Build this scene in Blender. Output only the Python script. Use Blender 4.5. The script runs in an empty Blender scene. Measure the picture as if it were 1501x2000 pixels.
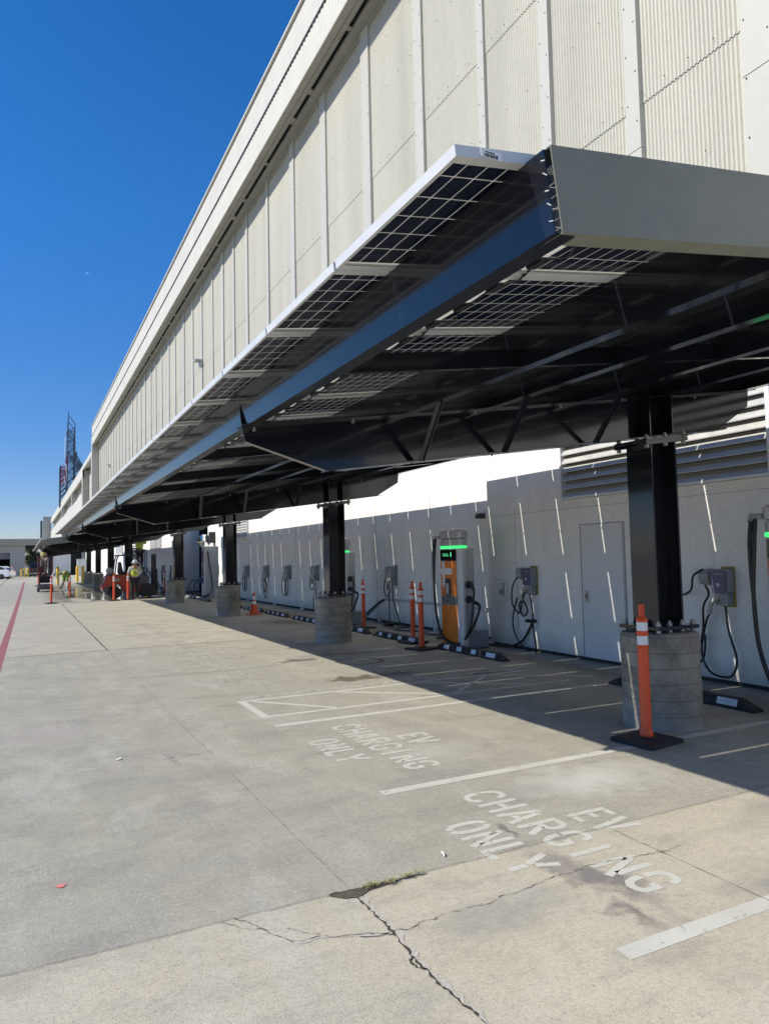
import bpy, bmesh, math, random
from mathutils import Vector, Matrix
random.seed(7)
R = math.radians
sc = bpy.context.scene
C = sc.collection

# ------------------------------------------------------------------ camera
cd = bpy.data.cameras.new('camera'); cam = bpy.data.objects.new('camera', cd); C.objects.link(cam)
r = Vector((0.89370826, -0.44818023, -0.02049469)); u = Vector((-0.00967102, -0.0649149, 0.99784394)); f = Vector((0.44854434, 0.89158316, 0.06234935))
M = Matrix((r, u, -f)).transposed().to_4x4(); M.translation = Vector((0, 0, 1.6)); cam.matrix_world = M
cd.sensor_fit = 'VERTICAL'; cd.sensor_height = 36; cd.lens = 36*1400/2000; cd.clip_end = 6000; cd.clip_start = .05
sc.camera = cam
# ------------------------------------------------------------------ light
SUN = Vector((1.157, -.17, -1)).normalized()          # travel direction of the light
sd = bpy.data.lights.new('sun', 'SUN'); sd.energy = 4.2; sd.angle = R(.5); sd.color = (1, .935, .82)
so = bpy.data.objects.new('sun', sd); C.objects.link(so); so.rotation_euler = SUN.to_track_quat('-Z', 'Y').to_euler(); so.location = (-40, 5, 40)
w = bpy.data.worlds.new('World'); sc.world = w; w.use_nodes = True
nt = w.node_tree; bg = nt.nodes['Background']; sky = nt.nodes.new('ShaderNodeTexSky'); sky.sky_type = 'NISHITA'; sky.sun_disc = False
sky.sun_elevation = math.asin(-SUN.z); sky.sun_rotation = math.atan2(-SUN.x, -SUN.y); sky.air_density = 1.0; sky.dust_density = .15; sky.ozone_density = 3.0; sky.altitude = 1300
hs = nt.nodes.new('ShaderNodeHueSaturation'); hs.inputs['Saturation'].default_value = 1.33; nt.links.new(sky.outputs[0], hs.inputs['Color']); 
tc = nt.nodes.new('ShaderNodeTexCoord'); sx_ = nt.nodes.new('ShaderNodeSeparateXYZ'); nt.links.new(tc.outputs['Generated'], sx_.inputs[0])
mr = nt.nodes.new('ShaderNodeMapRange'); nt.links.new(sx_.outputs[2], mr.inputs[0]); mr.inputs[1].default_value = -.02; mr.inputs[2].default_value = .42; mr.inputs[3].default_value = .6; mr.inputs[4].default_value = 1
vm = nt.nodes.new('ShaderNodeMix'); vm.data_type = 'RGBA'; vm.inputs[6].default_value = (.5, .47, .58, 1); vm.inputs[7].default_value = (.95, .92, 1.02, 1); mr.inputs[3].default_value = 0; nt.links.new(mr.outputs[0], vm.inputs[0])
ml_ = nt.nodes.new('ShaderNodeMix'); ml_.data_type = 'RGBA'; ml_.blend_type = 'MULTIPLY'; ml_.inputs[0].default_value = 1; nt.links.new(hs.outputs[0], ml_.inputs[6]); nt.links.new(vm.outputs[2], ml_.inputs[7])
nt.links.new(ml_.outputs[2], bg.inputs[0]); bg.inputs[1].default_value = .132
sc.view_settings.view_transform = 'Standard'; sc.view_settings.look = 'None'; sc.view_settings.gamma = 1; sc.view_settings.exposure = 0.42
try: sc.view_settings.use_curve_mapping = False
except Exception: pass

# ------------------------------------------------------------------ materials
class NT:
    def __init__(s, name):
        s.m = bpy.data.materials.new(name); s.m.use_nodes = True; s.t = s.m.node_tree; s.b = s.t.nodes['Principled BSDF']; s.o = s.t.nodes['Material Output']
    def n(s, t, **k):
        x = s.t.nodes.new(t)
        for a, b in k.items(): setattr(x, a, b)
        return x
    def l(s, a, b): s.t.links.new(a, b)
    def put(s, sock, v):
        if hasattr(v, 'is_output') or hasattr(v, 'links'): s.l(v, sock)
        else: sock.default_value = v
    def math(s, op, a, b=0., c=0., clamp=False):
        x = s.n('ShaderNodeMath', operation=op, use_clamp=clamp); s.put(x.inputs[0], a); s.put(x.inputs[1], b)
        if op in ('MULTIPLY_ADD', 'WRAP', 'COMPARE'): s.put(x.inputs[2], c)
        return x.outputs[0]
    def mix(s, fac, a, b, bt='MIX'):
        x = s.n('ShaderNodeMix', data_type='RGBA', blend_type=bt); s.put(x.inputs[0], fac)
        for i, v in ((6, a), (7, b)):
            if isinstance(v, tuple) and len(v) == 3: v = (*v, 1)
            s.put(x.inputs[i], v)
        return x.outputs[2]
    def pos(s): return s.n('ShaderNodeNewGeometry').outputs['Position']
    def obj(s): return s.n('ShaderNodeTexCoord').outputs['Object']
    def map(s, v, sc=(1, 1, 1), loc=(0, 0, 0), rot=0):
        x = s.n('ShaderNodeMapping'); s.l(v, x.inputs[0]); x.inputs['Scale'].default_value = sc; x.inputs['Location'].default_value = loc; x.inputs['Rotation'].default_value = (0, 0, rot); return x.outputs[0]
    def noise(s, v, scale=5, det=4, rough=.55, dist=0):
        x = s.n('ShaderNodeTexNoise'); s.l(v, x.inputs['Vector']); x.inputs['Scale'].default_value = scale; x.inputs['Detail'].default_value = det; x.inputs['Roughness'].default_value = rough; x.inputs['Distortion'].default_value = dist; return x.outputs[0]
    def range(s, v, a, b, c=0, d=1):
        x = s.n('ShaderNodeMapRange'); s.put(x.inputs[0], v)
        for i, q in enumerate((a, b, c, d)): x.inputs[i+1].default_value = q
        return x.outputs[0]
    def xyz(s, v):
        x = s.n('ShaderNodeSeparateXYZ'); s.l(v, x.inputs[0]); return x.outputs
    def bump(s, h, st=.3, d=.01):
        x = s.n('ShaderNodeBump'); s.l(h, x.inputs['Height']); x.inputs['Strength'].default_value = st; x.inputs['Distance'].default_value = d; s.l(x.outputs[0], s.b.inputs['Normal'])

def mat(name, col, rough=.6, metal=0., var=.12, vs=3., bump=0., bs=60., dist=.004, spec=.5, coat=0., streak=False, dirt=None):
    s = NT(name); P = s.pos(); v = s.map(P, (1, 1, .12)) if streak else P
    n = s.noise(v, vs, 5); n = s.range(n, .3, .7)
    a = tuple(c*(1-var) for c in col); b = tuple(min(1, c*(1+var*.6)) for c in col)
    c = s.mix(n, a, b)
    if dirt: c = s.mix(s.math('MULTIPLY', s.range(s.noise(P, 9, 6), .5, .72), dirt[1]), c, dirt[0])
    s.l(c, s.b.inputs['Base Color'])
    rr = s.range(s.noise(P, vs*3, 3), .3, .7, max(.02, rough*.85), min(1, rough*1.15)); s.l(rr, s.b.inputs['Roughness'])
    s.b.inputs['Metallic'].default_value = metal; s.b.inputs['Specular IOR Level'].default_value = spec; s.b.inputs['Coat Weight'].default_value = coat; s.b.inputs['Coat Roughness'].default_value = .05
    if bump: s.bump(s.noise(P, bs, 3), bump, dist)
    return s.m

def emit(name, col, st):
    s = NT(name); s.b.inputs['Base Color'].default_value = (*col, 1); s.b.inputs['Emission Color'].default_value = (*col, 1); s.b.inputs['Emission Strength'].default_value = st; return s.m

MT = dict(
 black=mat('black_steel', (.008, .0095, .014), .13, 0, .2, 2, 0, 40, .002, .42, .3), fascia=mat('grey_fascia', (.2, .205, .165), .42, 0, .1, 2.2, .06, 3, .01, .35, 0, False, ((.15, .15, .14), .35)),
 black2=mat('dark_plastic', (.02, .02, .022), .45), rubber=mat('rubber', (.022, .022, .023), .75, 0, .25, 20, .4, 120, dirt=((.09, .085, .075), .35)),
 cable=mat('cable_rubber', (.012, .012, .013), .38), alu=mat('anodised_aluminium', (.6, .61, .61), .42, .12, .05, 6, spec=.5),
 galv=mat('galvanised_bolt', (.3, .3, .29), .4, .7, .2, 60),
 cream=mat('cream_cladding', (.515, .5, .42), .5, 0, .09, 1.3, streak=True, dirt=((.39, .37, .3), .3)),
 headcream=mat('cream_header_sheet', (.56, .54, .47), .5, 0, .05, 1.2, streak=True), trim=mat('cream_trim', (.475, .465, .41), .45, 0, .05, 2, streak=True),
 soffit=mat('soffit_metal', (.36, .35, .30), .6, 0, .12, 2), track=mat('dark_track', (.025, .027, .032), .5),
 white=mat('white_wall_paint', (.84, .83, .79), .55, 0, .045, 1.2, .12, 14, .004, streak=True, dirt=((.55, .54, .51), .3)),
 white2=mat('white_paint_trim', (.7, .71, .72), .5, 0, .05, 3), seam=mat('seam_grey_line', (.3, .31, .32), .7),  # seam: plain grey for the wall panel seams and door gap
 slat=mat('louvre_slat', (.5, .5, .475), .5, .1, .1, 4, dirt=((.3, .29, .26), .3)), dark=mat('dark_interior', (.02, .022, .026), .8),
 bolttip=mat('dark_bolt', (.06, .06, .06), .5, .5), orange=mat('orange_plastic', (.72, .085, .015), .42, 0, .1, 6, .05, 60, dirt=((.45, .08, .03), .35)),
 redplastic=mat('red_orange_plastic', (.66, .04, .018), .42, 0, .1, 6), refl=mat('white_reflective_band', (.72, .74, .78), .3, 0, .06, 30),
 ktrim=mat('kiosk_grey', (.56, .58, .6), .32, .1, .03, 5), kgrey=mat('kiosk_cabinet', (.46, .47, .47), .4, .1, .05, 4), kbase=mat('kiosk_base', (.27, .285, .3), .45, 0, .06, 4),
 korange=mat('kiosk_orange', (.74, .2, .02), .25, 0, .05, 3), silver=mat('brushed_silver', (.42, .425, .43), .35, .35, .02, 2),
 screen=mat('screen_glass', (.006, .01, .012), .08), green=emit('green_light', (.05, .8, .2), .9), greentext=emit('green_screen_text', (.1, .9, .35), .8),
 grille=mat('grille_grey', (.36, .37, .38), .5, .3), purple=mat('purple_faceplate', (.085, .07, .16), .35), boxgrey=mat('grey_enclosure', (.3, .31, .32), .45),
 beige=mat('beige_plug', (.5, .48, .42), .5), yel_board=mat('ochre_board', (.38, .30, .07), .7), sticker=mat('white_sticker', (.75, .75, .74), .5),
 ink=mat('black_ink', (.02, .02, .02), .6), forkred=mat('forklift_red', (.42, .06, .03), .38, 0, .15, 4), forkgrey=mat('forklift_grey', (.1, .1, .11), .5),
 blue=mat('blue_paint', (.03, .1, .22), .4), yellow=mat('yellow_paint', (.75, .5, .04), .5), skin=mat('skin', (.42, .22, .14), .5), vest=mat('lime_vest', (.62, .72, .08), .65),
 vest2=mat('yellow_vest', (.75, .7, .2), .65), vestgreen=mat('green_shirt', (.3, .55, .06), .7), shirt=mat('grey_shirt', (.45, .47, .44), .8), pants=mat('dark_trousers', (.03, .03, .035), .8), tan=mat('tan_trousers', (.36, .31, .26), .8),
 olive=mat('grey_green_trousers', (.16, .17, .14), .8), helmet=mat('hard_hat', (.42, .5, .58), .3), hatred=mat('red_hat', (.5, .05, .03), .4), darkred=mat('scissor_lift_red', (.11, .012, .016), .45),
 hose=mat('white_hose', (.7, .7, .68), .4), carwhite=mat('white_car_paint', (.75, .76, .78), .2, 0, .03, 2, coat=.5), carblack=mat('black_car_paint', (.012, .013, .018), .2, 0, .05, 2, coat=.5),
 glass=mat('tinted_glass', (.015, .02, .025), .06), tail=mat('tail_light', (.4, .02, .02), .3), tyre=mat('tyre', (.03, .03, .03), .8), rimg=mat('wheel_rim', (.14, .14, .14), .5, .4),
 farwall=mat('far_grey_wall', (.36, .37, .36), .7, 0, .04, .5), fartop=mat('far_parapet', (.33, .32, .285), .7, 0, .04, .5), rolldoor=mat('roll_door', (.2, .2, .22), .6),
 signred=mat('faded_red_sign', (.4, .04, .07), .6), lattice=mat('grey_lattice_steel', (.09, .12, .14), .55, .3), signwhite=mat('white_sign_tube', (.75, .77, .8), .4),
 bark=mat('bark', (.09, .065, .045), .9), leaf=mat('leaf', (.045, .075, .03), .7, 0, .5, 4), grassm=mat('dry_grass', (.4, .38, .17), .8, 0, .4, 40), soil=mat('crack_soil', (.1, .085, .06), .95, 0, .5, 40),
 paper=mat('paper_scrap', (.8, .8, .78), .7), pink=mat('pink_marking', (.75, .22, .2), .8), mirror=mat('convex_mirror_glass', (.8, .8, .8), .03, 1., 0, 3), moonm=emit('moon', (.13, .3, .66), .62),
)

def panel_mat():
    s = NT('bifacial_cell_glass'); v = s.xyz(s.obj())
    def line(c, pitch, off, wd):
        x = s.math('DIVIDE', s.math('SUBTRACT', c, off), pitch); fr = s.math('FRACT', x); d = s.math('ABSOLUTE', s.math('SUBTRACT', fr, .5)); return s.math('GREATER_THAN', d, .5-wd/pitch/2)
    lx = line(v[0], .0765, .022, .0055); ly = line(v[1], .1445, .0145, .0065)
    mid = s.math('LESS_THAN', s.math('ABSOLUTE', s.math('SUBTRACT', v[0], .945)), .02)
    e1 = s.math('LESS_THAN', v[0], .022); e2 = s.math('GREATER_THAN', v[0], 1.868); e3 = s.math('LESS_THAN', v[1], .0145); e4 = s.math('GREATER_THAN', v[1], .882)
    m = lx
    for q in (ly, mid, e1, e2, e3, e4): m = s.math('MAXIMUM', m, q)
    bb = line(v[1], .0145, .0145, .0022)
    dash = s.math('GREATER_THAN', s.noise(s.map(s.obj(), (40, 400, 1)), 1, 0), .5)
    n = s.noise(s.obj(), 14, 2)
    cell = s.mix(s.range(n, .3, .7), (.004, .007, .02), (.007, .013, .035)); cell = s.mix(s.math('MULTIPLY', s.math('MULTIPLY', bb, .5), s.math('ADD', dash, .4)), cell, (.03, .05, .1))
    s.l(s.mix(m, cell, (.62, .6, .56)), s.b.inputs['Base Color']); s.b.inputs['Roughness'].default_value = .09; s.b.inputs['IOR'].default_value = 1.5; s.b.inputs['Specular IOR Level'].default_value = .3
    tr = s.n('ShaderNodeBsdfTranslucent'); tr.inputs[0].default_value = (.8, .78, .72, 1)
    mx = s.n('ShaderNodeMixShader'); s.l(s.math('MULTIPLY', m, .65), mx.inputs[0]); s.l(s.b.outputs[0], mx.inputs[1]); s.l(tr.outputs[0], mx.inputs[2]); s.l(mx.outputs[0], s.o.inputs[0])
    return s.m
def wall_dirt():
    m = MT['white']; t = m.node_tree; b = t.nodes['Principled BSDF']; src = b.inputs['Base Color'].links[0].from_socket
    s = NT.__new__(NT); s.m = m; s.t = t; s.b = b; P = s.pos(); z = s.xyz(P)[2]
    low = s.math('MULTIPLY', s.range(s.math('ADD', z, s.math('MULTIPLY', s.noise(P, 2.5, 6, .7), .5)), .28, .62, .75, 0), .6)
    c = s.mix(low, src, (.3, .28, .24)); sp = s.range(s.noise(P, 26, 2, .4), .735, .75); c = s.mix(s.math('MULTIPLY', sp, .6), c, (.2, .19, .17))
    st = s.range(s.noise(s.map(P, (1, 3.5, .14), (2, 2, 0)), 2.2, 5, .7), .56, .72); c = s.mix(s.math('MULTIPLY', st, .3), c, (.42, .4, .35)); s.l(c, b.inputs['Base Color'])
wall_dirt()
MT['panel'] = panel_mat()

def concrete_pier_mat():
    s = NT('cast_concrete'); P = s.pos(); z = s.xyz(P)[2]
    n = s.noise(P, 3.2, 8, .65); n2 = s.noise(P, 40, 4)
    c = s.mix(s.range(n, .34, .68), (.15, .138, .112), (.36, .34, .29)); c = s.mix(s.math('MULTIPLY', s.range(n2, .55, .75), .5), c, (.44, .42, .36))
    low = s.range(z, 0, .3, .5, 0); c = s.mix(low, c, (.33, .32, .29))
    ring = s.math('GREATER_THAN', s.math('ABSOLUTE', s.math('SUBTRACT', s.math('FRACT', s.math('ADD', s.math('DIVIDE', z, .14), s.math('MULTIPLY', s.noise(P, 1.5, 2), .25))), .5)), .478)
    c = s.mix(s.math('MULTIPLY', ring, .65), c, (.05, .048, .042)); s.l(c, s.b.inputs['Base Color']); s.b.inputs['Roughness'].default_value = .85
    s.bump(s.math('SUBTRACT', s.math('MULTIPLY', s.noise(P, 70, 5), .6), s.math('MULTIPLY', ring, .5)), .5, .008); return s.m
MT['pier'] = concrete_pier_mat()

def ground_mat():
    s = NT('concrete_yard'); P = s.pos(); X, Y, Z = s.xyz(P)
    n1 = s.range(s.noise(P, .45, 7, .62), .32, .68); n2 = s.range(s.noise(P, 2.6, 7, .68), .3, .7); n3 = s.noise(P, 130, 3, .7); n4 = s.range(s.noise(s.map(P, (3.2, .5, 1), rot=.25), 1.4, 6), .38, .66); n5 = s.noise(P, 330, 2, .6)
    A = s.mix(n2, (.28, .272, .208), (.425, .412, .325)); A = s.mix(s.math('MULTIPLY', n1, .5), A, (.36, .33, .29))
    A = s.mix(s.math('MULTIPLY', n4, .28), A, (.25, .25, .23))
    B = s.mix(n2, (.43, .385, .285), (.58, .525, .405)); B = s.mix(s.math('MULTIPLY', s.range(s.noise(P, 1.3, 5), .45, .7), .4), B, (.33, .315, .26))
    Cc = s.mix(n2, (.4, .375, .29), (.49, .455, .36)); Cc = s.mix(s.math('MULTIPLY', n1, .4), Cc, (.33, .32, .28))
    # edges of slabs wander a little with the joint
    near = s.math('LESS_THAN', Y, 3.268); far = s.math('GREATER_THAN', Y, 14.1); inner = s.math('GREATER_THAN', X, 1.39)
    A = s.mix(s.math('MULTIPLY', inner, .22), A, (.4, .375, .33))
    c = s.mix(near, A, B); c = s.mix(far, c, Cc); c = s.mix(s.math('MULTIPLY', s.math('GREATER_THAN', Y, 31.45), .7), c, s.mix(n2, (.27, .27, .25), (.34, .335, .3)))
    m1 = s.range(s.noise(s.map(P, (1.1, 2.6, 1), rot=.5), 1.1, 9, .72), .5, .64); c = s.mix(s.math('MULTIPLY', m1, .45), c, (.2, .195, .175))
    m2 = s.range(s.noise(s.map(P, (2.2, .9, 1), (5, 9, 0), rot=-.4), .9, 9, .7), .52, .66); c = s.mix(s.math('MULTIPLY', m2, .5), c, (.52, .5, .44))
    sc1 = s.range(s.noise(s.map(P, (1.3, 26, 1), rot=.35), 1.0, 4, .7), .6, .72); c = s.mix(s.math('MULTIPLY', sc1, .3), c, (.19, .185, .17))
    sc2 = s.range(s.noise(s.map(P, (24, 1.4, 1), (3, 1, 0), rot=.9), 1.0, 4, .7), .62, .72); c = s.mix(s.math('MULTIPLY', sc2, .28), c, (.22, .21, .19))
    vor = s.n('ShaderNodeTexVoronoi', feature='DISTANCE_TO_EDGE'); vw = s.n('ShaderNodeVectorMath', operation='ADD'); s.l(P, vw.inputs[0]); nz = s.n('ShaderNodeTexNoise'); s.l(P, nz.inputs[0]); nz.inputs['Scale'].default_value = 3; nz.inputs['Detail'].default_value = 6; s.l(nz.outputs['Color'], vw.inputs[1]); s.l(vw.outputs[0], vor.inputs['Vector']); vor.inputs['Scale'].default_value = .9
    hair = s.math('MULTIPLY', s.math('LESS_THAN', vor.outputs['Distance'], .0022), s.range(s.noise(P, 1.1, 3), .5, .58)); c = s.mix(s.math('MULTIPLY', hair, .5), c, (.13, .12, .1))
    n6 = s.noise(P, 42, 5, .75); n7 = s.noise(P, 14, 6, .7); c = s.mix(s.math('MULTIPLY', s.range(n6, .5, .36), .4), c, (.19, .18, .155)); c = s.mix(s.math('MULTIPLY', s.range(n6, .52, .68), .35), c, (.56, .53, .45)); c = s.mix(s.math('MULTIPLY', s.range(n7, .5, .36), .22), c, (.2, .19, .17)); sp = s.range(n3, .3, .72); c = s.mix(s.math('MULTIPLY', sp, s.math('ADD', .22, s.math('MULTIPLY', near, .25))), c, (.56, .52, .43)); c = s.mix(s.math('MULTIPLY', s.range(n3, .47, .3), .7), c, (.17, .155, .13)); c = s.mix(s.math('MULTIPLY', s.range(n5, .66, .74), .5), c, (.1, .095, .085))
    wx_ = s.noise(P, 5.5, 5, .6); wy_ = s.noise(s.map(P, loc=(7, 3, 0)), 5.5, 5, .6)
    PX = s.math('ADD', X, s.math('MULTIPLY', s.math('SUBTRACT', wx_, .5), .55)); PY = s.math('ADD', Y, s.math('MULTIPLY', s.math('SUBTRACT', wy_, .5), .75))
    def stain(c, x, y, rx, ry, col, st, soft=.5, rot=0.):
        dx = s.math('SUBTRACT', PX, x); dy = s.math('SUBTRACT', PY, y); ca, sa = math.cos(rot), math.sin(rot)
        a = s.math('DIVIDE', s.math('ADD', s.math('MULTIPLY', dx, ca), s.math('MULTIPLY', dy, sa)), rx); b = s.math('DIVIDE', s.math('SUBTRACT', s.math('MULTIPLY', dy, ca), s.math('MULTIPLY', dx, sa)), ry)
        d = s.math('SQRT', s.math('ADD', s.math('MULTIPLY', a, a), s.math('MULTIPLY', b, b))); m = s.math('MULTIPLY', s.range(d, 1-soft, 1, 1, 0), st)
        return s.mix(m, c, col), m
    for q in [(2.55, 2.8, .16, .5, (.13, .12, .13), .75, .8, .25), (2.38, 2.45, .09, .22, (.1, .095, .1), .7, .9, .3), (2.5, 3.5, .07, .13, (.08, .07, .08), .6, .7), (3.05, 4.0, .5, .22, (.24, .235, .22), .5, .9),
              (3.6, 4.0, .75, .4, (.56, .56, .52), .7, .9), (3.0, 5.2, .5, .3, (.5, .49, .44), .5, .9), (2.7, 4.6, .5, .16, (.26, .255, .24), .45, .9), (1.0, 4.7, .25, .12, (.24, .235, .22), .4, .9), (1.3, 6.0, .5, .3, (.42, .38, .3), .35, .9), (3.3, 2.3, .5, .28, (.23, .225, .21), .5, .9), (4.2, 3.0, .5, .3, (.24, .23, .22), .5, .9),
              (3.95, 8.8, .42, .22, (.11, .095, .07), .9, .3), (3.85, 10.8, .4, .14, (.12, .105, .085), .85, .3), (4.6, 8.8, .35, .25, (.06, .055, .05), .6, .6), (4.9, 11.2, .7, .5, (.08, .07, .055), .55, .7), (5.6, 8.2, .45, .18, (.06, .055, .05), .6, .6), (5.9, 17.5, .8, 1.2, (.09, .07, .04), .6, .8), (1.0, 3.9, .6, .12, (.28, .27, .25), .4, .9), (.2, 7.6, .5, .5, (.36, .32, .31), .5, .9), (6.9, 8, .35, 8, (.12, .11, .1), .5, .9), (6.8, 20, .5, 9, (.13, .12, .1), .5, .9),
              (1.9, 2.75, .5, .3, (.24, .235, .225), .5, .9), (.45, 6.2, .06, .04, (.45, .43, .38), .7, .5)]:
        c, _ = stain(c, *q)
    # curved tyre mark
    tdx = s.math('SUBTRACT', X, 2.4); tdy = s.math('SUBTRACT', Y, 13.5); td = s.math('SQRT', s.math('ADD', s.math('MULTIPLY', tdx, tdx), s.math('MULTIPLY', tdy, tdy)))
    tm = s.math('MULTIPLY', s.range(s.math('ABSOLUTE', s.math('SUBTRACT', td, 3.1)), .03, .13, .28, 0), s.range(s.noise(P, 6, 3), .35, .6)); c = s.mix(tm, c, (.16, .15, .13))
    for rx_, rad in ((5.6, .34),):
        dd = s.math('SQRT', s.math('ADD', s.math('POWER', s.math('SUBTRACT', X, 4.65), 2.), s.math('POWER', s.math('SUBTRACT', Y, 10.2), 2.))); c = s.mix(s.range(s.math('ABSOLUTE', s.math('SUBTRACT', dd, rad)), .02, .07, .6, 0), c, (.05, .048, .045))
    # wet patch under the second canopy
    wet = s.math('MULTIPLY', s.range(Y, 31.8, 33.2), s.range(Y, 62, 48)); wet = s.math('MULTIPLY', wet, s.range(X, .7, 1.9)); wet = s.math('MULTIPLY', wet, s.range(s.noise(s.map(P, (.8, .25, 1)), .9, 4), .37, .45))
    c = s.mix(s.math('MULTIPLY', wet, .75), c, (.07, .065, .055)); s.l(c, s.b.inputs['Base Color'])
    s.l(s.range(wet, 0, 1, .88, .09), s.b.inputs['Roughness']); s.b.inputs['Specular IOR Level'].default_value = .3
    broom = s.noise(s.map(P, (95, 1.6, 1)), 1, 3, .6); bm_ = s.math('MULTIPLY', s.math('MULTIPLY', s.math('SUBTRACT', 1., near), broom), s.range(s.noise(P, .9, 3), .4, .6, .15, 1)); h = s.math('ADD', s.math('MULTIPLY', bm_, .55), s.math('MULTIPLY', n3, .9)); h = s.math('MULTIPLY', h, s.math('SUBTRACT', 1., wet))
    s.bump(h, .6, .004); return s.m
MT['ground'] = ground_mat()

def paint_mat(name, col, wear, gcol=(.36, .345, .3)):
    s = NT(name); P = s.pos(); n = s.noise(P, 11, 8, .75); n2 = s.noise(P, 55, 4, .7)
    m = s.math('MAXIMUM', s.range(n, wear, wear+.08), s.range(n2, wear+.05, wear+.13))
    s.l(s.mix(s.range(s.noise(P, 3, 4), .3, .7), tuple(c*.88 for c in col), col), s.b.inputs['Base Color']); s.b.inputs['Roughness'].default_value = .8
    t = s.n('ShaderNodeBsdfTransparent'); mx = s.n('ShaderNodeMixShader'); s.l(s.math('MULTIPLY', m, .85), mx.inputs[0]); s.l(s.b.outputs[0], mx.inputs[1]); s.l(t.outputs[0], mx.inputs[2]); s.l(mx.outputs[0], s.o.inputs[0]); return s.m
MT['line'] = paint_mat('worn_white_paint', (.56, .55, .49), .585); MT['line2'] = paint_mat('very_worn_paint', (.5, .49, .43), .49); MT['line3'] = paint_mat('ghost_paint', (.45, .44, .4), .44)
MT['redline'] = paint_mat('red_paint', (.3, .105, .11), .6)
MT['faintjoint'] = mat('faint_joint', (.17, .16, .13), .95, 0, .6, 6)
MT['crack'] = mat('crack_dark', (.06, .053, .045), .95, 0, .5, 60); MT['chip'] = mat('chipped_edge', (.47, .44, .39), .95, 0, .3, 60)

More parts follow.
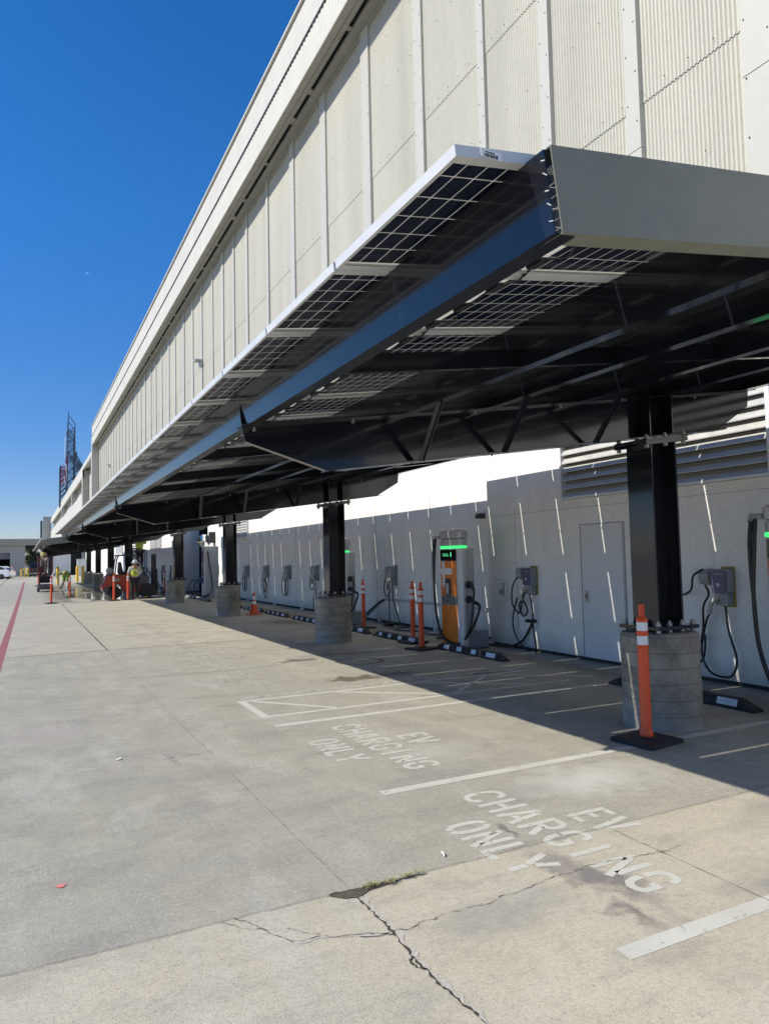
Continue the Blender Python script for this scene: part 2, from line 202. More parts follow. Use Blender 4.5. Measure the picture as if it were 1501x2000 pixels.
# ------------------------------------------------------------------ mesh helpers
class MB:
    def __init__(s): s.v = []; s.f = []; s.mi = []; s.sm = []
    def add(s, vs, fs, mi=0, smooth=False):
        o = len(s.v); s.v += [tuple(p) for p in vs]
        for q in fs: s.f.append(tuple(o+i for i in q)); s.mi.append(mi); s.sm.append(smooth)
        return s
    def box(s, x0, x1, y0, y1, z0, z1, mi=0):
        vs = [(x, y, z) for x in (x0, x1) for y in (y0, y1) for z in (z0, z1)]
        return s.add(vs, [(0, 1, 3, 2), (4, 6, 7, 5), (0, 4, 5, 1), (2, 3, 7, 6), (0, 2, 6, 4), (1, 5, 7, 3)], mi)
    def sbox(s, x0, x1, y0, y1, z0, z1, sl, mi=0):      # box whose z shears with x
        vs = [(x, y, z+sl*x) for x in (x0, x1) for y in (y0, y1) for z in (z0, z1)]
        return s.add(vs, [(0, 1, 3, 2), (4, 6, 7, 5), (0, 4, 5, 1), (2, 3, 7, 6), (0, 2, 6, 4), (1, 5, 7, 3)], mi)
    def bar(s, a, b, w, h, mi=0, up=(0, 0, 1)):
        a = Vector(a); b = Vector(b); d = (b-a).normalized(); U = Vector(up)
        if abs(d.dot(U)) > .95: U = Vector((1, 0, 0))
        X = d.cross(U).normalized()*w/2; Z = X.cross(d).normalized()*h/2
        vs = [p+i*X+j*Z for p in (a, b) for i in (-1, 1) for j in (-1, 1)]
        return s.add(vs, [(0, 1, 3, 2), (4, 6, 7, 5), (0, 4, 5, 1), (2, 3, 7, 6), (0, 2, 6, 4), (1, 5, 7, 3)], mi)
    def tube(s, pts, rad, mi=0, seg=8, cap=True):
        pts = [Vector(p) for p in pts]; n = len(pts); rr = rad if isinstance(rad, (list, tuple)) else [rad]*n; vs = []; X = None
        for i, p in enumerate(pts):
            d = (pts[min(i+1, n-1)]-pts[max(i-1, 0)]).normalized()
            if X is None:
                X = d.cross(Vector((0, 0, 1)));
                if X.length < .1: X = d.cross(Vector((1, 0, 0)))
            X = (X-d*X.dot(d)).normalized(); Z = d.cross(X)
            vs += [p+rr[i]*(math.cos(t)*X+math.sin(t)*Z) for t in [2*math.pi*k/seg for k in range(seg)]]
        fs = [(i*seg+k, i*seg+(k+1) % seg, (i+1)*seg+(k+1) % seg, (i+1)*seg+k) for i in range(n-1) for k in range(seg)]
        s.add(vs, fs, mi, True)
        if cap: o = len(s.v)-n*seg; s.f += [tuple(o+k for k in range(seg))[::-1], tuple(o+(n-1)*seg+k for k in range(seg))]; s.mi += [mi]*2; s.sm += [False]*2
        return s
    def lathe(s, prof, c=(0, 0, 0), mi=0, seg=32, sx=1, sy=1):
        mis = mi if isinstance(mi, list) else [mi]*(len(prof)-1); n = len(prof)
        o = len(s.v); s.v += [(c[0]+sx*q*math.cos(2*math.pi*k/seg), c[1]+sy*q*math.sin(2*math.pi*k/seg), c[2]+z) for q, z in prof for k in range(seg)]
        for i in range(n-1):
            for k in range(seg): s.f.append((o+i*seg+k, o+i*seg+(k+1) % seg, o+(i+1)*seg+(k+1) % seg, o+(i+1)*seg+k)); s.mi.append(mis[i]); s.sm.append(True)
        s.f += [tuple(o+k for k in range(seg))[::-1], tuple(o+(n-1)*seg+k for k in range(seg))]; s.mi += [mis[0], mis[-1]]; s.sm += [False]*2
        return s
    def prism(s, poly, ax, a, b, mi=0):                 # polygon in the two other axes (in xyz order)
        n = len(poly); vs = []
        for t in (a, b):
            for p in poly: q = list(p); q.insert(ax, t); vs.append(q)
        return s.add(vs, [tuple(range(n))[::-1], tuple(range(n, 2*n))]+[(i, (i+1) % n, n+(i+1) % n, n+i) for i in range(n)], mi)
    def ell(s, c, rx, ry, rz, mi=0, seg=16, rings=10):
        return s.lathe([(max(.001, math.sin(math.pi*i/rings)), -rz*math.cos(math.pi*i/rings)) for i in range(rings+1)], c, mi, seg, rx, ry)
    def build(s, name, mats, parent=None, bevel=0, local=False, smooth=None):
        me = bpy.data.meshes.new(name); off = Vector((0, 0, 0)) if (local or parent is None) else wl(parent)
        me.from_pydata([(p[0]-off.x, p[1]-off.y, p[2]-off.z) for p in s.v], [], s.f)
        for m in (mats if isinstance(mats, (list, tuple)) else [mats]): me.materials.append(MT[m] if isinstance(m, str) else m)
        me.polygons.foreach_set('material_index', s.mi); me.polygons.foreach_set('use_smooth', s.sm)
        bm = bmesh.new(); bm.from_mesh(me); bmesh.ops.recalc_face_normals(bm, faces=bm.faces); bm.to_mesh(me); bm.free()
        if any(s.sm):
            try: me.set_sharp_from_angle(angle=R(38))
            except Exception: pass
        o = bpy.data.objects.new(name, me); C.objects.link(o)
        if parent: o.parent = parent
        if bevel:
            b = o.modifiers.new('bevel', 'BEVEL'); b.width = bevel; b.segments = 2; b.limit_method = 'ANGLE'; b.angle_limit = R(40)
        return o
def wl(o):
    v = Vector(o.location); p = o.parent
    while p: v = v+Vector(p.location); p = p.parent
    return v
def tag(o, label, cat, group=None, kind=None):
    if label: o['label'] = label
    if cat: o['category'] = cat
    if group: o['group'] = group
    if kind: o['kind'] = kind
    return o
def thing(name, label, cat, loc=(0, 0, 0), group=None, rz=0):
    o = bpy.data.objects.new(name, None); C.objects.link(o); o.location = loc; o.rotation_euler = (0, 0, rz); o.empty_display_size = .2
    return tag(o, label, cat, group)
def structure(o, label, cat='ground'): return tag(o, label, cat, None, 'structure')
def dup(root, loc, rz=0, label=None):
    def cp(o, par):
        c = o.copy(); C.objects.link(c)
        if par: c.parent = par
        for ch in list(o.children): cp(ch, c)
        return c
    c = cp(root, None); c.location = loc; c.rotation_euler = (0, 0, rz)
    if label: c['label'] = label
    return c
def ribbon(pts, width, z, jit=0., step=.03, seed=1, wj=.5):
    rnd = random.Random(seed); P = []
    for a, b in zip(pts[:-1], pts[1:]):
        L = math.dist(a, b); n = max(1, int(L/step))
        for i in range(n): t = i/n; P.append((a[0]+(b[0]-a[0])*t, a[1]+(b[1]-a[1])*t))
    P.append(pts[-1]); m = MB(); vs = []
    for i, p in enumerate(P):
        q = P[min(i+1, len(P)-1)]; o = P[max(0, i-1)]; dx, dy = q[0]-o[0], q[1]-o[1]; L = math.hypot(dx, dy) or 1; nx, ny = -dy/L, dx/L
        j = (rnd.random()-.5)*jit; ww = width*(1+(rnd.random()-.5)*2*wj)/2
        vs += [(p[0]+nx*(j+ww), p[1]+ny*(j+ww), z), (p[0]+nx*(j-ww), p[1]+ny*(j-ww), z)]
    m.add(vs, [(2*i, 2*i+1, 2*i+3, 2*i+2) for i in range(len(P)-1)]); return m

# ------------------------------------------------------------------ ground, joints, cracks
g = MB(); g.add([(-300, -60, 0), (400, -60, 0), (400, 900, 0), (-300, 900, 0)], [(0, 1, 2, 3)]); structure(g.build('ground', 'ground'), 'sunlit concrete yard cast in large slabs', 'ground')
def join(ms):
    a = MB()
    for m in ms: a.add(m.v, m.f)
    return a
structure(join([ribbon([(-6, 3.27), (1.31, 3.265), (4.5, 3.265), (7.4, 3.27)], .0026, .006, .012, .04, 1), ribbon([(-6, 14.02), (-.35, 14.04), (4.2, 14.2), (7.8, 14.3)], .02, .0026, .02, .06, 2),
   ribbon([(1.38, 14.1), (1.36, 22), (1.35, 31)], .022, .0026, .01, .08, 3),
   ribbon([(-6, 31.4), (7.8, 31.5)], .03, .0026, .01, .1, 5), ribbon([(-1.6, 31), (-1.5, 100)], .05, .0026, .02, .5, 6), ribbon([(3.05, 3.27), (3.03, -2)], .004, .0026, .004, .05, 7, .9)]).build('expansion_joints', 'crack'), 'thin dark joints between the concrete slabs', 'joint')
structure(ribbon([(1.42, 3.27), (1.4, 5.9), (1.39, 9.5), (1.38, 14.1)], .0035, .0026, .004, .05, 4, .95).build('saw_cut_joint', 'faintjoint'), 'faint lengthwise saw cut in the big sunlit slab', 'joint')
CR = [[(.849, 3.27), (.906, 3.2), (.947, 3.095), (1.01, 2.99), (1.03, 2.96)], [(.8, 3.262), (.88, 3.15), (.99, 3.09)], [(1.0, 2.985), (1.06, 2.94), (1.126, 2.949), (1.2, 2.9), (1.286, 2.883), (1.36, 2.85), (1.414, 2.83)], [(1.03, 3.07), (1.1, 3.0), (1.14, 2.96)], [(1.28, 2.86), (1.36, 2.83), (1.41, 2.81)],
      [(1.42, 2.84), (1.497, 2.815), (1.56, 2.84), (1.637, 2.837), (1.70, 2.86), (1.778, 2.848), (1.86, 2.85), (1.935, 2.831), (2.0, 2.87), (2.1, 2.86), (2.21, 2.883), (2.36, 2.913), (2.48, 2.9), (2.604, 2.925), (2.8, 2.9), (3.042, 2.859), (3.2, 2.87)]]
structure(join([ribbon(p, .0026, .0034, .014, .018, 20+i, .95) for i, p in enumerate(CR)]+[ribbon([(1.42, 3.2), (1.42, 2.98), (1.42, 2.83), (1.41, 2.7), (1.402, 2.64), (1.403, 2.44), (1.41, 2.34), (1.427, 2.14), (1.43, 1.6)], .008, .0034, .014, .02, 31, .95), ribbon([(1.40, 2.62), (1.375, 2.6), (1.38, 2.55), (1.405, 2.52)], .008, .0034, .01, .01, 33, .8), ribbon([(1.31, 3.268), (1.4, 3.25), (1.5, 3.24)], .03, .0034, .01, .02, 32, .8)]).build('pavement_cracks', 'crack'), 'jagged dark cracks across the near concrete slab', 'crack')
structure(join([ribbon([(1.437, 3.2), (1.437, 2.98), (1.436, 2.83), (1.425, 2.7), (1.418, 2.64), (1.418, 2.44), (1.425, 2.34), (1.44, 2.14), (1.443, 1.6)], .018, .0018, .02, .03, 40, .95), ribbon([(1.01, 2.975), (1.06, 2.93), (1.126, 2.935), (1.286, 2.87), (1.414, 2.82)], .012, .0018, .02, .03, 41, .95)]+[ribbon([(x, y), (x+.03, y+.01)], .01, .0018, .01, .01, 60+i) for i, (x, y) in enumerate(((1.62, 2.845), (2.0, 2.875), (1.52, 2.82)))]).build('chipped_crack_edges', 'chip'), 'pale crumbled edges along the cracks in the near slab', 'crack')
# weeds in the joint
mm = MB(); mm.add([(1.30, 3.262, .004), (1.36, 3.268, .004), (1.44, 3.27, .004), (1.52, 3.265, .004), (1.6, 3.268, .004), (1.7, 3.263, .004), (1.8, 3.262, .004), (1.76, 3.25, .004), (1.7, 3.252, .004), (1.62, 3.238, .004), (1.55, 3.226, .004), (1.5, 3.222, .004), (1.46, 3.2, .004), (1.43, 3.182, .004), (1.39, 3.192, .004), (1.36, 3.2, .004), (1.33, 3.232, .004)], [tuple(range(17))])
structure(mm.build('exposed_soil', 'soil'), 'dark soil showing where the slab corner broke away', 'soil')
mm = MB()
for i in range(300):
    t = random.random(); c = random.choice([(1.5, 3.245), (1.53, 3.25), (1.62, 3.235), (1.72, 3.25), (1.78, 3.258)]); x = random.gauss(c[0], .016); y = random.gauss(c[1], .007); a = random.random()*6.28; l = random.uniform(.01, .035); h = random.uniform(.004, .025); w_ = .0018
    mm.add([(x-w_*math.sin(a), y+w_*math.cos(a), .012), (x+w_*math.sin(a), y-w_*math.cos(a), .012), (x+l*math.cos(a), y+l*math.sin(a), .012+h)], [(0, 1, 2)])
tag(mm.build('weeds', 'grassm'), 'dry yellow green weeds sprouting from the broken slab joint', 'weeds', None, 'stuff')

# ------------------------------------------------------------------ painted markings
def quad(m, x0, x1, y0, y1, z=.0012): m.add([(x0, y0, z), (x1, y0, z), (x1, y1, z), (x0, y1, z)], [(0, 1, 2, 3)])
def strip(m, a, b, wd, z=.0012):
    dx, dy = b[0]-a[0], b[1]-a[1]; L = math.hypot(dx, dy); nx, ny = -dy/L*wd/2, dx/L*wd/2
    m.add([(a[0]+nx, a[1]+ny, z), (a[0]-nx, a[1]-ny, z), (b[0]-nx, b[1]-ny, z), (b[0]+nx, b[1]+ny, z)], [(0, 1, 2, 3)])
def marking(name, label, ml, mt, cat='painted line'): return structure(ml.build(name, mt), label, cat)
for i, (y, x0, x1, mt, lb) in enumerate([(2.235, 2.147, 4.4, 'line', 'broad white stall line in the bottom right corner'), (4.465, 2.18, 6.2, 'line', 'long white stall line above the large ONLY lettering'), (6.735, 2.17, 6.2, 'line', 'white stall line just below the hatched aisle'), (8.26, 2.2, 6.2, 'line2', 'thin white line along the far side of the hatched aisle'),
      (10.65, 2.15, 6.2, 'line2', 'worn stall line below the third row of lettering'), (12.98, 2.145, 6.2, 'line2', 'worn stall line between the third and fourth lettering'), (15.5, 2.11, 6.2, 'line2', 'faint stall line beyond the dark slab joint'), (17.85, 2.1, 6.2, 'line3', 'faint stall line fifth from the far shadow corner'), (20.2, 2.1, 6, 'line3', 'ghostly stall line beside the third pier'), (22.5, 2.1, 6, 'line3', 'ghostly stall line in front of the traffic cone'), (24.9, 2.1, 6, 'line3', 'ghostly stall line near the fourth pier'), (27.3, 2.1, 6, 'line3', 'farthest ghostly stall line before the water')]):
    m = MB(); quad(m, x0, x1, y-(.045 if y < 10 else .04), y+(.045 if y < 10 else .04)); marking('stall_line', lb, m, mt)
m = MB(); quad(m, 2.165, 2.25, 7.13, 8.11); quad(m, 2.25, 6.2, 7.13, 7.2); quad(m, 2.25, 6.2, 8.04, 8.11)
for x in (2.32, 3.36, 4.5, 5.55): strip(m, (x, 8.03, ), (x+.68 if x < 3 else x+1.05, 7.21), .07)
strip(m, (4.5, 7.21), (5.5, 8.03), .06)
marking('hatched_aisle', 'white outlined access aisle with diagonal hatching', m, 'line', 'painted aisle')
GL = {  # stencil glyphs: strokes in a unit box (x along reading direction, y up), stroke centre lines
 'E': [[(.14, 0), (.14, 1)], [(.26, .93), (.9, .93)], [(.26, .5), (.8, .5)], [(.26, .07), (.9, .07)]],
 'V': [[(.06, 1), (.46, .0)], [(.94, 1), (.62, .22)]],
 'C': [[(.9, .72), (.86, .87), (.7, .94), (.4, .94), (.2, .84), (.13, .68), (.13, .55)], [(.13, .45), (.13, .32), (.2, .16), (.4, .06), (.7, .06), (.86, .14), (.9, .28)]],
 'H': [[(.14, 0), (.14, 1)], [(.86, 0), (.86, 1)], [(.26, .5), (.74, .5)]],
 'A': [[(.08, 0), (.44, 1)], [(.92, 0), (.6, .92)], [(.3, .33), (.68, .33)]],
 'R': [[(.14, 0), (.14, 1)], [(.26, .93), (.66, .93), (.84, .84), (.87, .72), (.82, .58), (.64, .5), (.28, .5)], [(.5, .44), (.88, 0)]],
 'G': [[(.9, .72), (.84, .88), (.66, .94), (.4, .94), (.2, .84), (.13, .66), (.13, .55)], [(.13, .45), (.13, .3), (.2, .16), (.4, .06), (.66, .06), (.85, .15), (.88, .42), (.58, .42)]],
 'I': [[(.5, 0), (.5, 1)]], 'N': [[(.13, 0), (.13, .8)], [(.14, 1), (.86, 0)], [(.87, .2), (.87, 1)]],
 'O': [[(.47, .94), (.3, .93), (.17, .8), (.13, .6), (.13, .4), (.17, .2), (.3, .07), (.47, .06)], [(.55, .06), (.7, .07), (.83, .2), (.87, .4), (.87, .6), (.83, .8), (.7, .93), (.55, .94)]],
 'L': [[(.16, 0), (.16, 1)], [(.28, .07), (.88, .07)]], 'Y': [[(.06, 1), (.44, .46)], [(.94, 1), (.62, .56)], [(.5, 0), (.5, .4)]]}
def word(m, txt, x0, x1, y0, y1, sw=.044):              # reading runs towards -Y, letter tops point to +X
    n = len(txt); p = (y0-y1)/(n-.2) if n > 1 else y0-y1; gw = p*.8
    for i, ch in enumerate(txt):
        ys = y0-p*i; g_ = gw*(.5 if ch == 'I' else 1)
        if ch == 'I': ys -= gw*.2
        for st in GL[ch]:
            pts = [(x0+(x1-x0)*b, ys-g_*a) for a, b in st]; rb = ribbon(pts, sw, .0014, .001, .02, len(m.v), .06); m.add(rb.v, rb.f)
for k, (dy, mt, lb, s_) in enumerate([(0, 'line', 'large white stencil EV CHARGING ONLY nearest the camera', 1), (2.27, 'line', 'white stencil EV CHARGING ONLY beyond the long stall line', 1), (6.13, 'line2', 'worn stencil EV CHARGING ONLY just past the hatched aisle', .9), (8.35, 'line2', 'worn stencil EV CHARGING ONLY near the oval puddle stain', .85), (10.8, 'line3', 'faint stencil EV CHARGING ONLY just beyond the dark joint', .85), (13.1, 'line3', 'faded stencil EV CHARGING ONLY halfway to the far piers', .85), (15.5, 'line3', 'farthest faded stencil EV CHARGING ONLY', .85)]):
    m = MB(); word(m, 'EV', 2.975, 3.26, 3.53+dy, 3.20+dy); word(m, 'CHARGING', 2.6, 2.885, 4.15+dy, 2.56+dy); word(m, 'ONLY', 2.215, 2.485, 3.74+dy, 3.0+dy)
    marking('stencil_lettering', lb, m, mt, 'floor lettering')
m = MB(); strip(m, (.05, 72), (-.1, 47.7), .15); strip(m, (-.1, 47.7), (-.205, 31.8), .135); strip(m, (-.205, 31.8), (-.29, 20.8), .13); strip(m, (-.29, 20.8), (-.34, 15), .13); strip(m, (-.34, 15), (-.39, 9), .13); marking('red_stripe', 'long faded red stripe at the left edge', m, 'redline')
m = MB(); strip(m, (1.02, 6.1), (1.32, 6.12), .05); strip(m, (1.06, 6.4), (1.1, 5.85), .05); marking('ghost_marking', 'small ghost of an old T shaped marking', m, 'line3')
m = MB(); m.add([(.68, 6.26, .008), (.715, 6.265, .012), (.725, 6.3, .014), (.70, 6.29, .009), (.685, 6.295, .008)], [(0, 1, 2, 3, 4)]); tag(m.build('paper_scrap', 'paper'), 'crumpled white paper scrap lying alone on the left slab', 'litter')
m = MB(); m.tube([(2.01, 3.37, .006), (2.02, 3.4, .012), (2.025, 3.425, .006)], .004); tag(m.build('cigarette_butt', 'paper'), 'tiny white cigarette butt left of the ONLY lettering', 'litter')
m = MB(); m.add([(.18+.022*math.cos(a)*(1+.3*math.sin(3*a)), 4.01+.02*math.sin(a), .004) for a in [i*.5 for i in range(12)]], [tuple(range(12))]); marking('pink_mark', 'small pink spray mark on the left slab', m, 'pink', 'paint mark')

# ------------------------------------------------------------------ hangar (upper corrugated building)
hang = thing('hangar_building', 'long cream hangar with corrugated upper wall, vertical battens and roof header', 'building', (7.9, 0, 0))
YE = 90.9; XH = 7.11; ZH = 15.54
def corr(m, ya, yb, z0, z1, x, pitch=.066, amp=.014, mi=0, seg=6):
    n = int((yb-ya)/pitch*seg); vs = []
    for i in range(n+1):
        y = ya+i*pitch/seg; dx = amp*math.sin(2*math.pi*i/seg); vs += [(x+dx, y, z0), (x+dx, y, z1)]
    m.add(vs, [(2*i, 2*i+2, 2*i+3, 2*i+1) for i in range(n)], mi, True)
m = MB(); corr(m, 1, YE, 4.3, 8.12, 7.93); corr(m, 1, YE, 8.06, 11.36, 7.918); corr(m, 1, YE, 11.3, 15.9, 7.906); m.build('corrugated_wall', 'cream', hang)
BY = [(1.2, 1.5), (3.2, 3.5), (5.15, 5.55), (7.18, 7.44), (9.08, 9.33), (10.95, 11.17), (13.3, 13.66), (16.02, 16.48), (19.0, 19.42), (21.78, 22.2), (24.6, 24.85), (27.3, 27.6), (29.35, 29.6), (31.2, 31.6), (33.2, 33.4)]
y = 35.5
while y < 90: BY.append((y, y+(.4 if len(BY) % 3 else .25))); y += 2.35+.25*math.sin(y)
for a, b in BY:
    m = MB(); m.box(7.85, 7.95, a, b, 4.3, 7.39); m.box(7.846, 7.95, a-.002, b+.002, 7.4, 15.9); m.build('batten', 'trim', hang)
m = MB()
rb_ = random.Random(5)
for z in (5.2, 6.8, 8.2, 9.8, 11.45, 13.2, 14.5):
    y = 2.
    while y < 34: m.box(7.885, 7.9, y, y+.012, z, z+.012); y += .198*(2 if z in (8.2, 11.45) else 3)*(1+.0*rb_.random())
for (a, b) in BY[:11]:
    for z in [4.8+.75*i for i in range(14)]: m.box(7.838, 7.85, a+.04, a+.056, z, z+.016); m.box(7.838, 7.85, b-.056, b-.04, z+.3, z+.316)
tag(m.build('fastener_heads', 'bolttip', hang), None, None, None, 'stuff')
m = MB(); m.box(7.085, 7.11, -3, YE+.019, 16.585, 16.625); m.build('lap_joint', 'track', hang); m = MB(); m.box(7.082, 9, -3, YE+.02, 16.64, 17.67); corr(m, -3, YE+.02, ZH+.02, 16.62, 7.12, .2, .012, 0, 4); m.box(7.14, 7.3, -3, YE+.018, ZH+.03, 16.58); m.box(7.0, 9.2, -3, YE+.04, 17.70, 17.78); m.build('roof_fascia', 'headcream', hang)
m = MB(); m.box(7.10, 7.31, -3, YE, ZH-.03, ZH+.018); m.box(7.335, 7.48, -3, YE, ZH-.005, ZH+.03); m.box(7.6, 7.9, -3, YE, ZH-.06, ZH+.04); m.box(7.86, 7.9, -3, YE, ZH-.14, ZH-.061); m.build('door_header', 'soffit', hang)
m = MB(); m.box(7.311, 7.6, -3, YE-.2, ZH+.1, ZH+.3); m.build('door_track', 'track', hang)
for i in range(36): yy_ = 2+i*2.4+.5*math.sin(i*2.1); m = MB(); m.box(7.481, 7.599, yy_, yy_+.14+.1*(i % 3), ZH+.0, ZH+.05); m.build('track_hanger', 'soffit', hang)
# end return of the first bay
m = MB(); m.box(7.104, 7.9, YE, YE+1.2, 4.3, 16.63); m.build('end_pier', 'trim', hang)
m = MB(); m.box(8, 60, -3, YE, 4.3, 17.4); m.build('roof_block', 'cream', hang)
for (y, z) in ((35.45, 11.5), (77.8, 11.5)):
    m = MB(); m.prism([(7.35, z+.1), (7.85, z+.16), (7.85, z+.02), (7.75, z+.0), (7.74, z-.22), (7.8, z-.24), (7.85, z-.24), (7.85, z+.2), (7.35, z+.16)], 1, y, y+.45) if False else None
    m.box(7.5, 7.85, y, y+.5, z+.05, z+.13); m.box(7.76, 7.86, y+.02, y+.42, z-.2, z+.049); m.build('wall_light', 'kgrey', hang, .01)
# second section and farther block
sec = thing('rear_hangar_section', 'lower cream hangar section beyond the tall end pier', 'building', (7.9, 92, 0))
m = MB(); m.box(7.11, 60, YE+1.2, 235, 14.55, 14.97); m.box(7.06, 7.3, YE+1.2, 105.7, 14.3, 14.54); m.box(7.06, 7.3, 105.7, 235, 13.3, 14.54); m.build('roof_fascia', 'headcream', sec)
for a, b in ((105.7, 107.6), (131, 132.2), (165, 166.5)): m = MB(); m.box(7.1, 9, a, b, 0 if a < 110 else 11.2, 14.299 if a < 110 else 13.299); m.build('pier', 'soffit' if a < 110 else 'trim', sec)
m = MB(); m.box(7.11, 7.5, 107.61, 235, 4.3, 11.15); m.build('lower_wall', 'headcream', sec)
m = MB(); m.box(7.95, 8.3, 92.1, 235, 4.3, 14.29); m.build('recessed_wall', 'cream', sec)
m = MB(); m.box(7.31, 7.94, 107.61, 235, 13.6, 13.7); m.build('soffit', 'soffit', sec)
blk = thing('far_tower_block', 'square cream block at the far end with dark sign panel', 'building', (5, 236, 0))
m = MB(); m.box(5.0, 7.3, 236, 240, 0, 15.6); m.build('wall', 'trim', blk, local=False)
m = MB(); m.box(4.3, 4.9, 236, 237, 9.2, 14.4); m.build('sign_panel', 'lattice', blk)

# ------------------------------------------------------------------ white lower wall (annex)
ann = thing('white_annex_building', 'low white plastered annex wall running under the canopy', 'building', (7.85, 0, 0))
m = MB(); XN = 7.5
LY0, LY1, LZ0, LZ1 = 3.0, 8.745, 2.42, 3.95
m.box(XN, 7.86, -6, LY0, .05, 4.3); m.box(XN, 7.86, LY0, LY1, .05, LZ0); m.box(XN, 7.86, LY0, LY1, LZ1, 4.3); m.box(XN, 7.86, LY1, 10.76, .05, 4.3)
m.box(7.85, 8.1, 10.76, 34.45, .06, 4.298); m.box(7.86, 8.1, -6, 10.76, .06, 4.29); m.box(7.45, 8.1, 37.5, 104.9, .05, 4.296); m.box(7.85, 8.1, 34.45, 37.5, 3.6, 4.29)
m.box(7.4, 7.46, -6, 10.75, 4.31, 4.36) if False else None
m.build('wall', 'white', ann)
m = MB(); m.box(8.1, 9, -6, 34.45, .1, 4.25); m.box(11, 11.2, 34.3, 37.7, 0, 4.2); m.box(8.101, 11, 34.2, 34.4, 0, 4.2); m.box(8.101, 11, 37.6, 37.8, 0, 4.2); m.build('interior', 'dark', ann)
m = MB(); m.box(7.53, 7.86, -6, 10.7, 0, .052); m.box(7.89, 8.1, 10.7, 34.45, 0, .062); m.box(7.48, 8.1, 37.5, 104, 0, .052); m.build('base_gap', 'crack', ann)
m = MB()
def seam(*a): m = MB(); m.box(*a); m.build('panel_seam', 'seam', ann)
for y in (5.2, 9.95, -1): seam(XN-.003, XN, y, y+.006, .05, 2.4)
for y in (16.1, 19.1, 22.0, 25.0, 28.1, 31.2, 13.4): seam(7.847, 7.85, y, y+.01, .06, 4.2)
seam(XN-.002, XN, -2, 10.7, 2.282, 2.287); seam(7.847, 7.85, 21.0, 23.6, 1.33, 1.338)
for y in (40, 43.5, 47, 50.5, 54, 58, 62, 66, 70): seam(7.447, 7.45, y, y+.015, .05, 4.2)
m = MB()
for y in (10.9, 13.2, 15.9, 19, 21.4, 24.2, 27.5, 30): m = MB(); m.box(7.8, 7.89, y, y+.1, 0, .1); m.build('base_bracket', 'white2', ann)
m = MB(); m.box(XN-.015, XN-.002, 7.5, 8.33, .06, 2.0); d = m.build('door', 'white2', ann, .003)
m = MB(); m.box(XN-.004, XN, 7.46, 7.485, .05, 2.03); m.box(XN-.004, XN, 8.345, 8.36, .05, 2.03); m.box(XN-.004, XN, 7.485, 8.345, 2.015, 2.03); m.build('door_gap', 'seam', d)
m = MB(); m.box(XN-.03, XN-.015, 8.2, 8.27, .86, 1.04, 0); m.box(XN-.04, XN-.03, 8.22, 8.25, .92, .98, 1); m.build('door_lock', ['beige', 'bolttip'], d, .003)
m = MB(); m.box(XN-.012, XN, 10.21, 10.6, .77, 1.165); h_ = m.build('access_hatch', 'white2', ann, .003)
m = MB(); m.box(XN-.016, XN-.012, 10.23, 10.58, .79, 1.145); m.build('hatch_panel', 'boxgrey' if False else 'white', h_)
m = MB(); m.box(XN-.03, XN-.016, 10.29, 10.33, .88, 1.1, 0); m.box(XN-.04, XN-.016, 10.34, 10.42, .9, .99, 0); m.build('hatch_latch', 'grille', h_, .004)
def louvre(xf, y0, y1, z0, z1, pitch, depth, mull=()):
    m = MB(); t = .035; m.box(xf-.03, xf+.09, y0, y0+t, z0, z1); m.box(xf-.03, xf+.09, y1-t, y1, z0, z1); m.box(xf-.03, xf+.09, y0+t, y1-t, z0, z0+t); m.box(xf-.03, xf+.09, y0+t, y1-t, z1-t, z1)
    for q in mull: m.box(xf-.034, xf+.08, q, q+.06, z0+t, z1-t)
    fr = m.build('louvre_vent', 'white2', ann, .003); m = MB(); z = z0+t
    while z < z1-.05:
        m.prism([(xf-.02, z), (xf-.014, z-.012), (xf+depth*.35, z+pitch*.42), (xf+depth, z+pitch*.9), (xf+depth-.01, z+pitch*.93), (xf+depth*.3, z+pitch*.5)], 1, y0+t, y1-t); z += pitch
    m.build('slats', 'slat', fr); m = MB(); m.box(xf+depth+.01, xf+depth+.02, y0+.01, y1-.01, z0+.01, z1-.01); m.build('vent_back', 'dark', fr)
louvre(XN, LY0+.005, LY1-.005, LZ0+.005, LZ1-.005, .132, .09, (5.17,))
louvre(7.80, 27.45, 29.25, 2.47, 3.15, .1, .03); louvre(7.4, 44.9, 46.7, 2.36, 3.15, .12, .03); louvre(7.4, 46.95, 48.75, 2.36, 3.15, .12, .03); louvre(7.4, 54.9, 57.9, 2.25, 2.85, .12, .03); louvre(7.4, 63.7, 68.5, 2.25, 3.0, .12, .03)
m = MB(); m.box(7.8, 7.849, 10.76, 15.6, .55, .6); m.tube([(7.82, 15.6, .575), (7.82, 15.9, .5), (7.78, 16.7, .12), (7.7, 17.0, .02)], .025, 1); m.build('conduit', ['kgrey', 'cable'], ann)
m = MB(); m.box(7.72, 7.85, 11.33, 11.47, 2.29, 2.39); m.box(7.68, 7.72, 11.35, 11.45, 2.31, 2.35); m.build('wall_light', 'bolttip', ann, .008)
m = MB(); m.box(7.1, 7.449, 37.52, 39.6, 0, 3.9); m.build('wall_buttress', 'white2', ann)

